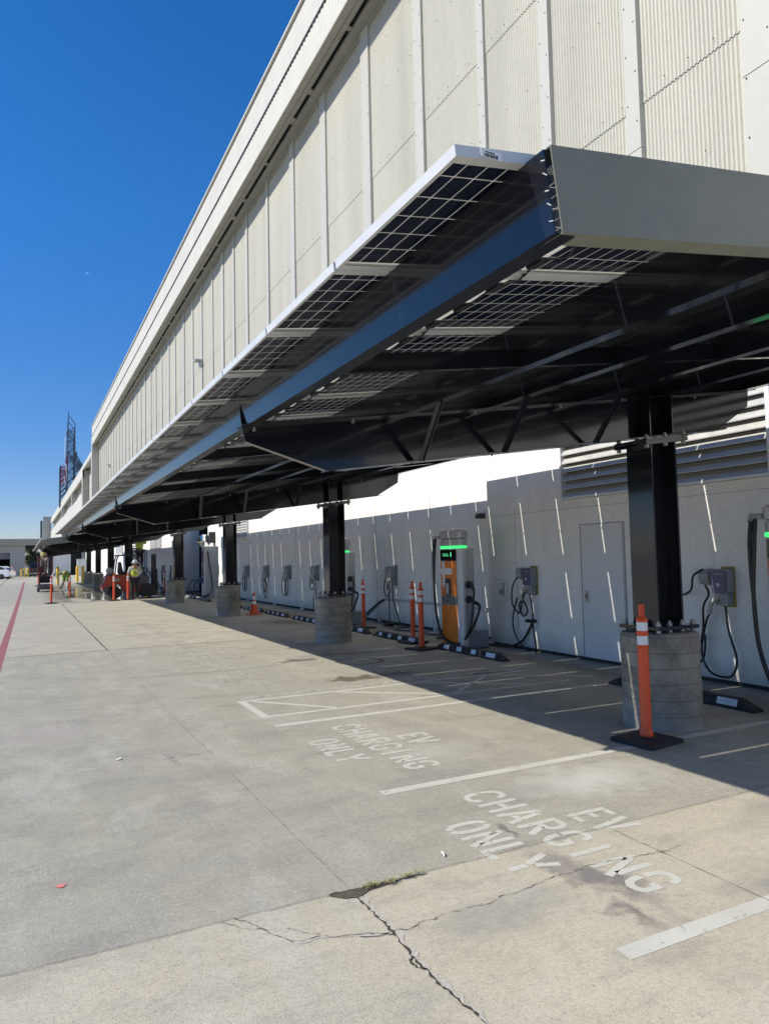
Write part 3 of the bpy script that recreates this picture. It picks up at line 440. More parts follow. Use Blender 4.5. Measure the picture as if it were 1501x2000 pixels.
# ------------------------------------------------------------------ concrete piers
PIER = [(4.92, 'nearest round concrete pier behind the tall orange delineator'), (12.78, 'second round concrete pier with a damp dark stain'), (20.6, 'third concrete pier, just left of the orange cone'), (28.35, 'fourth concrete pier beside the white charging kiosk')]
def pier_mb():
    m = MB(); pr_ = [(.357, 0), (.352, .02)]
    for i in range(6): z = .02+.135*i; pr_ += [(.35-.004*i/6, z+.01), (.352-.004*i/6, z+.125), (.345, z+.13)]
    m.lathe(pr_+[(.335, .845), (.32, .855)], seg=56); return m
P0 = None
X2 = 4.47
for i, (y, lb) in enumerate(PIER+[(36.2, 'concrete pier hidden mostly behind the red forklift'), (44, 'left of the two grey piers beyond the forklift, nearer one'), (51.8, 'grey pier of the far canopy beyond the forklift tail'), (59.6, 'farthest grey pier beside the yellow bollards')]):
    x = (5.33, 5.29, 5.27, 5.2)[i] if i < 4 else X2
    o = pier_mb().build('concrete_pier', 'pier') if P0 is None else P0.copy()
    if P0 is None: P0 = o
    else: C.objects.link(o)
    o.location = (x, y, 0); tag(o, lb, 'concrete pier', 'round concrete piers under the canopies')
    m = MB(); n = 18; m.add([(x+.62*math.cos(a)*random.uniform(.85, 1.05), y+.55*math.sin(a)*random.uniform(.85, 1.05), .003) for a in [i_*2*math.pi/n for i_ in range(n)]], [tuple(range(n))]) if False else None

# ------------------------------------------------------------------ solar canopies
SL = .133
def panel_meshes():
    m = MB(); L, W, T, lip = 1.89, .9, .035, .03
    m.sbox(.002, L-.002, .002, W-.002, .024, .03, 0, 1)
    for (a, b, c, d) in ((0, L, 0, .0035), (0, L, W-.0035, W)): m.box(a, b, c, d, 0, T)
    for (a, b) in ((0, .0035), (L-.0035, L)): m.box(a, b, .0035, W-.0035, 0, T)
    m.box(.0035, L-.0035, .0035, lip+.01, 0, .002); m.box(.0035, L-.0035, W-lip-.01, W-.0035, 0, .002); m.box(.0035, .016, lip+.01, W-lip-.01, 0, .002); m.box(L-.016, L-.0035, lip+.01, W-lip-.01, 0, .002)
    j = MB()
    for yy_ in (.14, .44, .74): j.box(.92, .97, yy_, yy_+.1, .005, .0238)
    j.tube([(.93, .24, .012), (.9, .34, -.01), (.93, .44, .012)], .005, 0, 6); j.tube([(.96, .54, .012), (.99, .64, -.012), (.95, .74, .012)], .005, 0, 6)
    j.tube([(.9, -.08, -.02), (.94, 0, -.015), (.95, .14, .012)], .006, 0, 6); j.tube([(.95, .84, .012), (.93, .92, -.02)], .006, 0, 6)
    return m, j
pm, jm = panel_meshes()
proto = {}
BOLT = dict(g=[(.014, 0), (.014, .014), (.008, .015), (.008, .03)], c=[(.022, -.04), (.022, -.013), (.012, -.012), (.012, .047), (.022, .048), (.022, .07), (.012, .071), (.012, .085)], a=[(.013, .856), (.013, .862), (.024, .863), (.024, .884), (.013, .885), (.013, .92), (.026, .921), (.026, .948), (.014, .949), (.013, .968)])
def bolt(k, p, par, name):
    if k not in proto: m = MB(); m.lathe(BOLT[k], seg=6 if k != 'a' else 8); o = proto[k] = m.build(name, 'galv', None, local=True)
    else: o = proto[k].copy(); C.objects.link(o)
    o.parent = par; o.location = Vector(p)-wl(par)
def canopy(label, y0, y1, cols, xc, x0, z0, sag, yaw=0., zsl=0.):
    """x0: left panel edge; xc: column centre; z0: panel underside height at x0"""
    root = thing('solar_canopy', label, 'solar canopy', (xc, y0, 0)); dx = x0-1.11; dz = z0-2.761
    zz = lambda x: 2.55+SL*(x-1.40)                      # underside of purlins at canopy-local x
    ang = -math.atan(SL)
    def B(m, name, mt, par=root, bev=0):
        m.v = [(p[0]+dx, p[1], p[2]+dz) for p in m.v]; return m.build(name, mt, par, bev)
    for k, x in enumerate((1.40, 2.66, 3.45, 4.45, 5.43, 6.60)):
        m = MB(); z = zz(x); hgt = .25; t = .004; fl = .075
        if k == 0: m.box(x, x+t, y0, y1, z, z+hgt); m.box(x+t, x+fl, y0, y1, z, z+t); m.box(x+t, x+fl, y0, y1, z+hgt-t, z+hgt); m.box(x+fl-t, x+fl, y0, y1, z+t, z+.02)
        else: m.box(x, x+t, y0+.08, y1, z, z+hgt); m.box(x+t, x+fl, y0+.08, y1, z, z+t); m.box(x+t, x+fl, y0+.08, y1, z+hgt-t, z+hgt); m.box(x+fl-t, x+fl, y0+.08, y1, z+t, z+.02)
        m.v = [(p[0]-SL*(p[2]-z), p[1], p[2]) for p in m.v]; B(m, 'eave_beam' if k == 0 else 'purlin', 'black')
    m = MB(); m.sbox(1.42, 6.85, y0-.012, y0-.008, 2.55-SL*1.4-.003, 2.80-SL*1.4+.01, SL); m.sbox(1.42, 6.85, y0-.008, y0+.075, 2.55-SL*1.4-.003, 2.55-SL*1.4+.001, SL); m.sbox(1.42, 6.85, y0-.008, y0+.07, 2.80-SL*1.4+.006, 2.80-SL*1.4+.01, SL); m.sbox(1.48, 6.85, y0+.071, y0+.075, 2.55-SL*1.4+.001, 2.55-SL*1.4+.025, SL)
    m.v = [(p[0]-SL*(p[2]-zz(p[0])), p[1], p[2]) for p in m.v]; B(m, 'end_fascia', 'fascia')
    for i in range(5): m = MB(); zc = 2.585+.045*i; m.bar((1.397-SL*(zc-2.55), y0-.004, zc), (1.39-SL*(zc-2.55), y0+.006, zc+(.01 if i % 2 else 0)), .003, .002); B(m, 'corner_fixing', 'sticker')
    for yc in cols:
        gx = xc-5.33-dx
        m = MB(); t = .012; top = [(1.36, 2.545), (6.76, 2.545+SL*5.40)]; z_ = lambda x: 2.545+SL*(x-1.36)
        m.prism([(1.36, z_(1.36)-.012), (1.385, 2.43), (1.99, 2.25), (6.28, 2.25+SL*4.29+.0), (6.74, z_(6.74)-.17), (6.76, z_(6.76)-.012)], 1, yc-t/2, yc+t/2)
        m.sbox(1.34, 6.78, yc-.085, yc+.085, 2.533-SL*1.36, 2.545-SL*1.36, SL); m.sbox(1.99, 6.30, yc-.085, yc+.085, 2.238-SL*1.99, 2.25-SL*1.99, SL)
        m.prism([(1.385, 2.43), (1.39, 2.425), (1.99, 2.244), (1.99, 2.25)], 1, yc-.03, yc+.03)
        for sx in (5.185+gx, 5.475+gx):
            for sg in (-1, 1): m.box(sx-.008, sx+.008, min(yc+sg*.006, yc+sg*.14), max(yc+sg*.006, yc+sg*.14), 2.252+SL*(sx-1.99), z_(sx)-.013)
        gd = B(m, 'girder', 'black', root, .002)
        for sx in (2.2, 3.3, 4.2, 5.9):
            for sg in (-.05, .05): bolt('g', (sx+dx, yc+sg, z_(sx)-.048+dz), gd, 'girder_bolt')
        bolt('g', (1.44+dx, yc-.05, 2.5+dz), gd, 'girder_bolt')
        c = MB(); c.box(5.165, 5.185, yc-.15, yc+.15, .92, 2.62); c.box(5.475, 5.495, yc-.15, yc+.15, .92, 2.65); c.box(5.186, 5.474, yc-.007, yc+.007, .921, 2.63)
        c.v = [(p[0]+xc-5.33-0, p[1], p[2]+(dz if p[2] > 2 else 0)) for p in c.v]; co = c.build('column', 'black', root, .002)
        c = MB(); c.sbox(5.06, 5.6, yc-.2, yc+.2, 2.62-SL*5.33-.012, 2.62-SL*5.33+.022, SL); c.sbox(5.06, 5.6, yc-.2, yc+.2, 2.655-SL*5.33-.01, 2.655-SL*5.33+.012, SL); c.v = [(p[0]+xc-5.33, p[1], p[2]+dz) for p in c.v]; c.build('cap_plate', 'black', co)
        for bx in (5.09, 5.33, 5.57):
            for by in (-.17, .17): bolt('c', (bx+xc-5.33, yc+by, 2.62+SL*(bx-5.33)+dz), co, 'cap_bolt')
        c = MB(); c.box(5.07, 5.59, yc-.24, yc+.24, .885, .92); c.v = [(p[0]+xc-5.33, p[1], p[2]) for p in c.v]; c.build('base_plate', 'black', co, .004)
        for bx in (5.11, 5.25, 5.41, 5.55):
            for by in ((-.2, .2) if bx in (5.25, 5.41) else (-.2, 0, .2)): bolt('a', (bx+xc-5.33, yc+by, 0.), co, 'anchor_bolt')
        for x in (2.66, 3.45, 4.45):
            for sg in (-1, 1):
                m = MB(); zb = 2.26+SL*(x-1.99); m.bar((x+.1, yc+sg*.09, zb), (x+.04, yc+sg*.5, zz(x)+.02), .045, .006); m.bar((x+.12, yc+sg*.09, zb), (x+.06, yc+sg*.5, zz(x)+.02), .006, .045); B(m, 'knee_brace', 'black')
        m = MB(); m.bar((1.385, yc+.05, 2.53), (1.385, yc+.12, 2.79), .012, .02); B(m, 'eave_strut', 'black')
    for ys in sag:
        m = MB(); m.sbox(1.48, 6.6, ys, ys+.004, 2.565-SL*1.4, 2.67-SL*1.4, SL); m.sbox(1.48, 6.6, ys+.004, ys+.045, 2.565-SL*1.4, 2.569-SL*1.4, SL); m.sbox(1.48, 6.6, ys+.004, ys+.045, 2.666-SL*1.4, 2.67-SL*1.4, SL); B(m, 'sag_brace', 'black')
    n = int((y1-y0-.0)/.92)
    if 'p' not in proto:
        o = pm.build('solar_panel', ['alu', 'panel'], None, local=True); j = jm.build('junction_box', 'black2', o, local=True); proto['p'] = o; first = True
    else: first = False
    for ix in range(3):
        for iy in range(n):
            if ix == 0 and iy == 0 and first: o = proto['p']
            else:
                o = proto['p'].copy(); C.objects.link(o)
                for ch in proto['p'].children: cc = ch.copy(); C.objects.link(cc); cc.parent = o
            xx = 1.115+ix*1.915*math.cos(ang); o.parent = root
            o.location = Vector((xx+dx, y0+.085+iy*.92, 2.764+SL*(xx-1.115)+dz))-root.location; o.rotation_euler = (0, ang, 0)
    return root
c1 = canopy('long black steel solar canopy filling the upper middle, nearest one', 1.62, 32.1, [4.92, 12.78, 20.6, 28.35], 5.33, 1.11, 2.761, [3.45, 7.1, 9.2, 10.95, 15, 17, 18.8, 22.8, 24.8, 26.6, 30.5])
m = MB(); m.box(1.0, 1.0, 0, 0, 0, 0) if False else None
# sticker on the first panel frame (bar code label)
st = MB(); st.box(1.20, 1.275, 1.7005, 1.7025, 2.782, 2.806, 0)
for i in range(9): st.box(1.213+.0055*i, 1.2155+.0055*i+(.001 if i % 3 else 0), 1.6995, 1.7004, 2.784, 2.795, 1)
st.box(1.215, 1.25, 1.6995, 1.7004, 2.798, 2.801, 1)
sto = st.build('barcode_sticker', ['sticker', 'ink'], c1)
c2 = canopy('far black solar canopy beyond the gap, under which the crew works', 33.6, 64.0, [36.2, 44, 51.8, 59.6], X2, .62, 2.6, [39, 41.5, 47, 49.5, 55, 57.5])

# ------------------------------------------------------------------ delineators, cones, wheel stops
def delineator(name='orange_delineator'):
    t = thing(name, '', 'delineator post', (0, 0, 0), 'orange delineator posts')
    m = MB(); m.prism([(-.21, -.21), (.21, -.21), (.21, .21), (-.21, .21)], 2, 0, .035); m.lathe([(.1, .0351), (.07, .05), (.06, .052)], seg=20); m.build('rubber_base', 'rubber', t, .006)
    m = MB(); m.lathe([(.052, .045), (.055, .06), (.055, .09), (.048, .1), (.046, .11), (.045, .78), (.05, .785), (.05, .8), (.045, .805), (.045, .895), (.045, .896), (.05, .9), (.05, .92), (.045, .925), (.045, 1.0), (.049, 1.005), (.049, 1.02), (.038, 1.04), (.026, 1.05), (.024, 1.06)], mi=0, seg=24)
    m.box(-.026, .026, -.012, .012, 1.055, 1.09); m.box(-.026, -.012, -.01, .01, 1.09, 1.135); m.box(.012, .026, -.01, .01, 1.09, 1.135); m.box(-.026, .026, -.01, .01, 1.135, 1.15); m.build('post', 'orange', t)
    for z in (.812, .93): m = MB(); m.lathe([(.0462, z), (.0462, z+.075)], seg=24); m.build('reflective_band', 'refl', t)
    return t
D0 = delineator(); first = True
for (x, y, rz, lb, s_) in [(4.70, 4.52, .12, 'tall orange delineator in front of the nearest pier', 1), (6.12, 10.85, .35, 'front one of two adjacent orange delineators by the orange kiosk', 1), (6.45, 11.75, .2, 'rear one of two adjacent orange delineators by the orange kiosk', .99), (6.84, 14.75, .5, 'orange delineator between second pier and wall charger', .97),
        (1.0, 31.9, .3, 'red delineator at left with a white hose draped over its top', .98), (1.95, 37.0, .1, 'red delineator left of the bending worker, with collars', .93), (3.38, 32.0, .2, 'delineator in front of the forklift tail', 1.0), (3.97, 32.3, .15, 'delineator at which the helmeted worker stands', 1.0), (6.55, 38.6, .3, 'delineator by the wall right of the forklift mast', .95), (-1.2, 95, 0, 'distant delineator beside the white car', 1.3), (.97, 58, 0, 'distant delineator behind the scissor lift', 1.2)]:
    o = D0 if first else dup(D0, (0, 0, 0)); first = False; o.location = (x, y, 0); o.rotation_euler = (0, 0, rz); o.scale = (s_, s_, s_); o['label'] = lb
cone = thing('traffic_cone', 'orange traffic cone with two white bands beside third pier', 'traffic cone', (6.0, 20.5, 0))
m = MB(); m.prism([(-.19, -.19), (.19, -.19), (.19, .19), (-.19, .19)], 2, 0, .03); m.v = [(p[0]+6, p[1]+20.5, p[2]) for p in m.v]; m.build('cone_base', 'orange', cone, .006)
m = MB(); m.lathe([(.14, .03), (.082, .3), (.076, .305), (.062, .395), (.057, .4), (.054, .42), (.052, .43), (.04, .54), (.036, .545), (.024, .64), (.02, .65)], (6, 20.5, 0), [0, 0, 1, 0, 0, 0, 1, 0, 0, 0], 24); m.build('cone_body', ['orange', 'refl'], cone)

ws0 = None
for (y, L, lb) in [(5.72, 1.95, 'wheel stop half hidden behind the nearest pier'), (9.85, 2.05, 'black rubber wheel stop right at the foot of the orange kiosk'), (12.35, 2.05, 'wheel stop behind the pair of orange delineators'), (14.6, 2.0, 'wheel stop just right of the second pier'), (17.3, 2.0, 'wheel stop partly behind the second pier on its left'), (19.7, 2.0, 'wheel stop midway between the cone and second pier'), (22.0, 2.0, 'wheel stop behind the orange cone'), (24.4, 2.0, 'wheel stop right behind the third pier'), (28.9, 2., 'wheel stop left of the third pier'), (31.5, 2., 'wheel stop near the foot of the white kiosk'), (40.0, 2., 'wheel stop below the forklift mast')]:
    if ws0 is None:
        m = MB(); h = L/2; a = .075; pr_ = [(-a, 0), (a, 0), (a*.62, .1), (-a*.62, .1)]
        lv = [(-h, .35), (-h+.18, 1), (h-.18, 1), (h, .35)]; vs = []
        for yv, zs in lv: vs += [(-a, yv, 0), (-a, yv, .022), (-a*.6, yv, .022+.085*(zs if zs == 1 else .12)), (a*.6, yv, .022+.085*(zs if zs == 1 else .12)), (a, yv, .022), (a, yv, 0)]
        fs = [(i*6+k, i*6+(k+1) % 6, (i+1)*6+(k+1) % 6, (i+1)*6+k) for i in range(3) for k in range(6)]+[(5, 4, 3, 2, 1, 0), tuple(range(18, 24))]
        m.add(vs, fs, 0)
        def patch(y0_, y1_):
            A = Vector((-a, 0, .022)); Bv = Vector((-a*.6, 0, .107)); n_ = Vector((-.085, 0, -.03*-1)).normalized()*.002; n_ = Vector((-.94, 0, .33))*.002
            p = lambda yv, t: tuple((A+(Bv-A)*t+n_)[i] + (yv if i == 1 else 0) for i in range(3))
            m.add([p(y0_, .12), p(y1_, .12), p(y1_, .9), p(y0_, .9)], [(0, 1, 2, 3)], 1)
        for q in (-.62, -.2, .22, .62): patch(q-.07, q+.07)
        patch(-h+.19, -h+.3)
        ws0 = m.build('wheel_stop', ['rubber', 'refl']); o = ws0
    else: o = ws0.copy(); C.objects.link(o)
    o.location = (6.44, y, 0); tag(o, lb, 'wheel stop', 'black wheel stops along the wall')
    if y > 36: o.location = (6.0, y, 0)
hm = MB(); vs = [(4.55+.012*i, 32.9, .055*math.sin(math.pi*i/20)) for i in range(21)]
hm.prism([(4.3+1.15*i/14, .07*math.sin(math.pi*i/14)) for i in range(15)], 1, 32.75, 33.0, 0)
for i in range(1, 13, 4): hm.prism([(4.3+1.15*i/14, .002+.07*math.sin(math.pi*i/14)), (4.3+1.15*(i+1.6)/14, .002+.07*math.sin(math.pi*(i+1.6)/14)), (4.3+1.15*(i+1.6)/14, .006+.07*math.sin(math.pi*(i+1.6)/14)), (4.3+1.15*i/14, .006+.07*math.sin(math.pi*i/14))], 1, 32.745, 33.005, 1)
tag(hm.build('cable_ramp', ['rubber', 'yellow']), 'yellow and black hump ramp on the ground right of the worker', 'cable ramp')

# ------------------------------------------------------------------ orange charging kiosks
def arc(a, b, sag, n=14, bulge=(0, 0, 0)):
    a = Vector(a); b = Vector(b); return [a.lerp(b, i/n)+Vector((bulge[0], bulge[1], bulge[2]-sag))*4*(i/n)*(1-i/n) for i in range(n+1)]
def spline(pts, n=8):
    P = [Vector(p) for p in pts]; P = [P[0]*2-P[1]]+P+[P[-1]*2-P[-2]]; out = []
    for i in range(1, len(P)-2):
        for k in range(n):
            t = k/n; a, b, c, d = P[i-1], P[i], P[i+1], P[i+2]
            out.append(.5*((2*b)+(c-a)*t+(2*a-5*b+4*c-d)*t*t+(3*b-a-3*c+d)*t**3))
    return out+[P[-2]]
def rrect(x0, x1, y0, y1, rr, n=6):
    out = []
    for cx, cy, a0 in ((x1-rr, y1-rr, 0), (x0+rr, y1-rr, 90), (x0+rr, y0+rr, 180), (x1-rr, y0+rr, 270)):
        for i in range(n+1): t = R(a0+90*i/n); out.append((cx+rr*math.cos(t), cy+rr*math.sin(t)))
    return out
def kiosk(label, loc):
    t = thing('charging_kiosk', label, 'charging kiosk', (0, 0, 0), 'orange fronted fast charging kiosks'); B = lambda m, n, mt, par=t, bev=0: m.build(n, mt, par, bev)
    m = MB(); m.box(.09, .56, .06, .62, .01, .31); B(m, 'base_box', 'kbase', bev=.006)
    m = MB(); m.box(.08, .28, .03, .67, .311, 1.73); rc = B(m, 'rear_cabinet', 'kgrey', bev=.008)
    m = MB(); m.box(.2, .26, .0265, .0295, 1.06, 1.16, 0); m.box(.2, .26, .0235, .0264, 1.085, 1.105, 1); m.box(.21, .25, .0235, .0264, 1.12, 1.145, 1); m.build('warning_label', ['beige', 'ink'], rc)
    m = MB(); m.prism(rrect(0, .13, 0, .7, .06), 2, .03, 1.72); fc = B(m, 'front_column', 'ktrim', bev=.006)
    m = MB(); m.box(-.006, .0, .15, .66, .07, .74); m.box(-.006, .0, .15, .66, .9, 1.5); op = B(m, 'orange_panel', 'korange', fc, .003)
    m = MB(); m.box(-.009, -.0065, .15, .66, 1.505, 1.7, 0); scn = B(m, 'screen', 'screen', fc)
    m = MB(); rr_ = random.Random(3)
    for z in (1.62, 1.59):
        y = .58
        while y > .4: L = rr_.uniform(.015, .04); m.box(-.0105, -.0095, y-L, y, z, z+.01); y -= L+.01
    m.box(-.0105, -.0095, .3, .32, 1.58, 1.65); B(m, 'screen_text', 'greentext', scn)
    m = MB(); m.prism(rrect(.28, .655, 1.27, 1.38, .05), 0, -.0095, -.0065, 0); m.prism([(.52, 1.5), (.6, 1.5), (.6, 1.08), (.57, 1.02), (.52, 1.12)], 0, -.0125, -.0096, 0); m.box(-.0125, -.0096, .31, .335, 1.318, 1.333, 1); m.build('plug_emblem', ['sticker', 'ink'], op)
    m = MB(); m.box(-.012, -.0065, .33, .52, .9, 1.2, 0); m.box(-.03, -.0121, .38, .47, .93, 1.12, 1); B(m, 'card_reader', ['black2', 'silver'], fc, .004)
    m = MB(); m.box(-.004, 0, .15, .66, .745, .895, 0)
    for i in range(12): m.box(-.009, -.0041, .16+.042*i, .167+.042*i, .75, .89, 1)
    for i in range(6): m.box(-.0085, -.0042, .155, .655, .755+.025*i, .76+.025*i, 1)
    B(m, 'speaker_grille', ['black2', 'grille'], fc)
    m = MB(); m.prism(rrect(-.01, .145, -.01, .71, .07), 2, 1.722, 1.765); B(m, 'light_ring', 'green')
    m = MB(); m.prism(rrect(-.005, .16, -.005, .705, .07), 2, 1.766, 1.88); m.prism(rrect(-.02, .17, -.02, .72, .08), 2, 1.895, 2.02); m.prism(rrect(.02, .13, .02, .68, .05), 2, 1.88, 1.895); m.prism(rrect(.0, .15, .0, .7, .07), 2, 2.02, 2.04); B(m, 'canopy_cap', 'silver', bev=.006)
    m = MB(); m.tube([(0, .7, 1.93), (-.05, .79, 1.93)], .03); m.tube([(-.02, .79, 1.95), (-.06, .79, 1.88)], .035); B(m, 'cable_arm', 'silver')
    for k, (zc, yy_) in enumerate(((1.1, -.02), (.85, .0))):
        m = MB(); m.lathe([(.055, 0), (.065, .02), (.06, .045), (.03, .05)], (0, 0, 0), seg=18); m.v = [(.12+p[0], -p[2], zc+p[1]) for p in m.v]; B(m, 'holster', 'black2')
        m = MB(); dx = .1 if k else 0; m.tube(spline([(.12, -.03, zc), (.13, -.09, zc-.02), (.16+dx, -.12, zc-.1), (.16+dx, -.11, zc-.2)]), [.024]*8+[.03]*8+[.02]*9, 0, 10); B(m, 'connector', 'black2')
        m = MB(); m.tube(spline([(-.05, .79-.05*k, 1.9), (-.075, .8-.05*k, 1.6), (-.08, .78, 1.1), (-.08, .74, .6), (-.06, .6, .22+.0*k), (-.03, .35, .08-.02*k+.02), (.02, .08, .12), (.1+dx*.6, -.08, .4), (.16+dx, -.11, zc-.2)]), .021, 0, 10); B(m, 'charging_cable', 'cable')
    return t
K0 = kiosk('orange kiosk with green light ring and looping cables in mid view', None); K0.location = (6.62, 10.31, 0)
K1 = dup(K0, (6.75, 15.55, 0), 0, 'white side of a kiosk with green ring behind the second pier')
K2 = dup(K0, (6.62, 4.03, 0), 0, 'kiosk cut off by the right edge of the picture')
m = MB(); m.tube(spline([(7.22, 10.7, .05), (7.3, 10.4, .03), (7.35, 10.0, .05), (7.42, 9.75, .16), (7.47, 9.6, .38), (7.48, 9.55, .46)]), .02, 0, 10); m.tube([(7.48, 9.7, .49), (7.46, 9.45, .5)], .03, 0, 10)
tag(m.build('flexible_conduit', 'cable'), 'dark flexible conduit rising from the ground to the wall', 'conduit')
m = MB(); m.tube(spline([(7.25, 14.4, .06), (7.2, 13.9, .02), (7.45, 13.2, .02), (7.3, 12.6, .03), (7.5, 12.2, .02), (7.1, 12.0, .02), (7.3, 11.4, .03)]), .014, 0, 8); m.tube(spline([(7.5, 15.2, .05), (7.4, 14.6, .1), (7.6, 14.3, .02), (7.3, 14.0, .04), (7.5, 13.7, .06)]), .014, 0, 8)
for i in range(3): m.tube(spline([(7.45+.1*math.cos(a), 14.7+.14*math.sin(a), .03+.03*i) for a in [k*.7+i for k in range(10)]]), .013, 0, 8)
tag(m.build('loose_cables', 'cable'), 'pile of black cables on the ground under the wall charger', 'cable')

# ------------------------------------------------------------------ wall chargers
def wall_charger(variant, wide=True):
    t = thing('wall_charger', '', 'wall charger', (0, 0, 0), 'wall mounted car chargers'); rr_ = random.Random(variant)
    m = MB(); m.box(-.012, 0, -.16, .02, -.25, .23); m.build('mounting_board', 'yel_board' if variant < 2 else 'boxgrey', t)
    m = MB(); m.prism(rrect(-.15, .06, -.09, .2, .03), 0, -.14, -.013) ; bd = m.build('charger_body', 'boxgrey', t, .006)
    m = MB(); m.prism(rrect(-.14, .05, -.08, .19, .03), 0, -.155, -.141); fp = m.build('faceplate', 'purple' if variant < 2 else 'boxgrey', bd, .004)
    m = MB(); m.box(-.158, -.1556, -.06, -.02, .0, .035, 0); m.box(-.158, -.1556, -.1, .01, .14, .15, 1); m.build('label_print', ['sticker', 'grille'], fp)
    m = MB(); m.box(-.12, -.013, -.13, .03, -.23, -.092); m.build('lower_box', 'boxgrey', t, .006)
    m = MB(); m.tube([(-.012, -.03, -.14), (-.13, -.03, -.12)], .045, 0, 14); m.tube(spline([(-.12, -.03, -.1), (-.17, 0, -.15), (-.17, .06, -.22), (-.15, .1, -.33)]), .028, 0, 10); m.build('plug', 'beige', t)
    m = MB(); m.prism([(-.1, .2), (-.14, .14), (-.12, .03), (-.03, 0), (-.0, .03), (-.0, .2)], 1, .12, .26); m.build('cord_hook', 'boxgrey', t, .01)
    zt = -.3
    S = [[[(-.1, -.08, -.09), (-.09, -.1, -.5), (-.1, -.2, -.85), (-.12, -.12, -1.05), (-.12, .15, -1.03), (-.1, .28, -.8), (-.1, .2, -.45), (-.15, .1, -.33)], [(-.1, .2, .2), (-.16, .3, .12), (-.14, .36, -.05), (-.12, .5, -.12), (-.1, .62, -.1)], [(-.1, .18, 0), (-.15, .1, -.1), (-.13, .2, -.25), (-.1, .24, -.5), (-.1, .28, -.7), (-.1, .22, -.6), (-.1, .25, -.85), (-.1, .36, -1.0)]],
         [[(-.1, .2, .1), (-.15, .32, -.1), (-.14, .36, -.4), (-.12, .2, -.55), (-.13, .1, -.35), (-.15, .0, -.2)], [(-.1, .28, -.3), (-.1, .42, -.7), (-.1, .3, -1.0), (-.08, .05, -1.16), (-.07, -.14, -1.17), (-.08, -.1, -.8), (-.1, -.12, -.5), (-.1, -.06, -.2)], [(-.1, .1, -.35), (-.12, -.02, -.5), (-.1, .12, -.6), (-.1, .22, -.45), (-.1, .15, -.3)]],
         [[(-.1, .18, .1), (-.13, .3, -.3), (-.12, .2, -.52), (-.12, .02, -.4), (-.12, .1, -.2)], [(-.12, -.08, -.1), (-.1, -.12, -.6), (-.09, -.3, -.95), (-.08, -.4, -1.1)], [(-.1, .1, -.4), (-.1, .1, -.8), (-.09, .12, -1.12)]],
         [[(-.1, .1, .1), (-.12, .35, -.2), (-.1, .5, -.55), (-.1, .3, -.8), (-.1, .1, -.7), (-.1, .12, -.4), (-.12, .0, -.2)], [(-.1, 0, -.2), (-.1, -.12, -.5), (-.1, .05, -.78), (-.1, .22, -.6), (-.1, .12, -.3)]],
         [[(-.1, .1, .15), (-.12, .3, -.2), (-.1, .35, -.6), (-.1, .15, -.85), (-.1, 0, -.95), (-.1, -.15, -.6), (-.1, .0, -.2)], [(-.1, .05, -.2), (-.1, .2, -.5), (-.1, .1, -.75), (-.1, -.02, -.5), (-.1, .05, -.3)]]][variant]
    m = MB()
    for p in S: m.tube(spline(p), .0135 if variant < 3 else .015, 0, 8)
    m.build('charging_cord', 'cable', t); return t
V = [wall_charger(i) for i in range(5)]
pos = [(7.5, 5.9, 0, 'purple wall charger on ochre board right of the nearest column'), (7.5, 9.55, 1, 'purple wall charger between the white door and the access hatch'), (7.85, 15.15, 2, 'wall charger above the pile of black cables'), (7.85, 20.15, 2, 'wall charger directly left of the second column'), (7.85, 22.65, 3, 'wall charger second to the left of the second column'), (7.85, 25.0, 4, 'wall charger above and right of the orange cone'), (7.85, 27.55, 3, 'wall charger just right of the third column'),
       (7.85, 32.4, 4, 'wall charger on the sunlit strip left of the third column'), (7.1, 38.0, 3, 'wall charger just right of the fourth column'), (7.45, 44, 4, 'wall charger left of the fourth column, above a delineator'), (7.45, 41.3, 3, 'wall charger hidden next to the fourth column')]
usedv = set()
for x, y, v, lb in pos:
    if v in usedv: o = dup(V[v], (x, y, 1.17), 0, lb)
    else: o = V[v]; o.location = (x, y, 1.17); o['label'] = lb; usedv.add(v)

# ------------------------------------------------------------------ white charging kiosk and mirror
wk = thing('white_charging_kiosk', 'slim white charging kiosk with dark front strip left of third column', 'charging kiosk', (7.0, 31.0, 0)); x, y = 6.85, 31.0
m = MB(); m.prism(rrect(x, x+.62, y-.25, y+.3, .06), 2, 0, 2.2); kb = m.build('cabinet', 'ktrim', wk, .01)
m = MB(); m.box(x-.006, x-.001, y-.2, y+.02, .9, 2.15); m.box(x-.01, x-.001, y+.02, y+.2, 1.5, 2.0, 0); m.build('front_strip', ['purple'], kb)
m = MB(); m.box(x-.012, x-.0065, y-.1, y+.15, .95, 1.1); m.box(x-.012, x-.0105, y-.05, y+.15, 1.15, 1.35); m.build('card_reader', 'black2', kb)
m = MB(); m.tube(spline([(x+.15, y-.27, 2.0), (x+.2, y-.3, 1.5), (x+.3, y-.34, .8), (x+.3, y-.34, .3), (x+.05, y-.3, .1), (x-.3, y-.2, .12), (x-.6, y-.1, .35), (x-.5, y, .7), (x-.1, y+.05, .8)]), .025, 0, 8); m.tube(spline([(x-.1, y, .75), (x-.35, y, .6), (x-.35, y-.1, .3), (x-.1, y-.25, .08), (x+.2, y-.3, .1)]), .022, 0, 8); m.build('charging_cable', 'cable', wk)
m = MB(); m.ell((x-.12, y, .78), .12, .07, .1); m.box(x-.02, x+.02, y-.12, y+.12, .6, .9); m.build('connector', 'blue', wk)
mi_ = thing('convex_mirror', 'round convex traffic mirror above the white charging kiosk', 'mirror', (7.55, 33.4, 2.5))
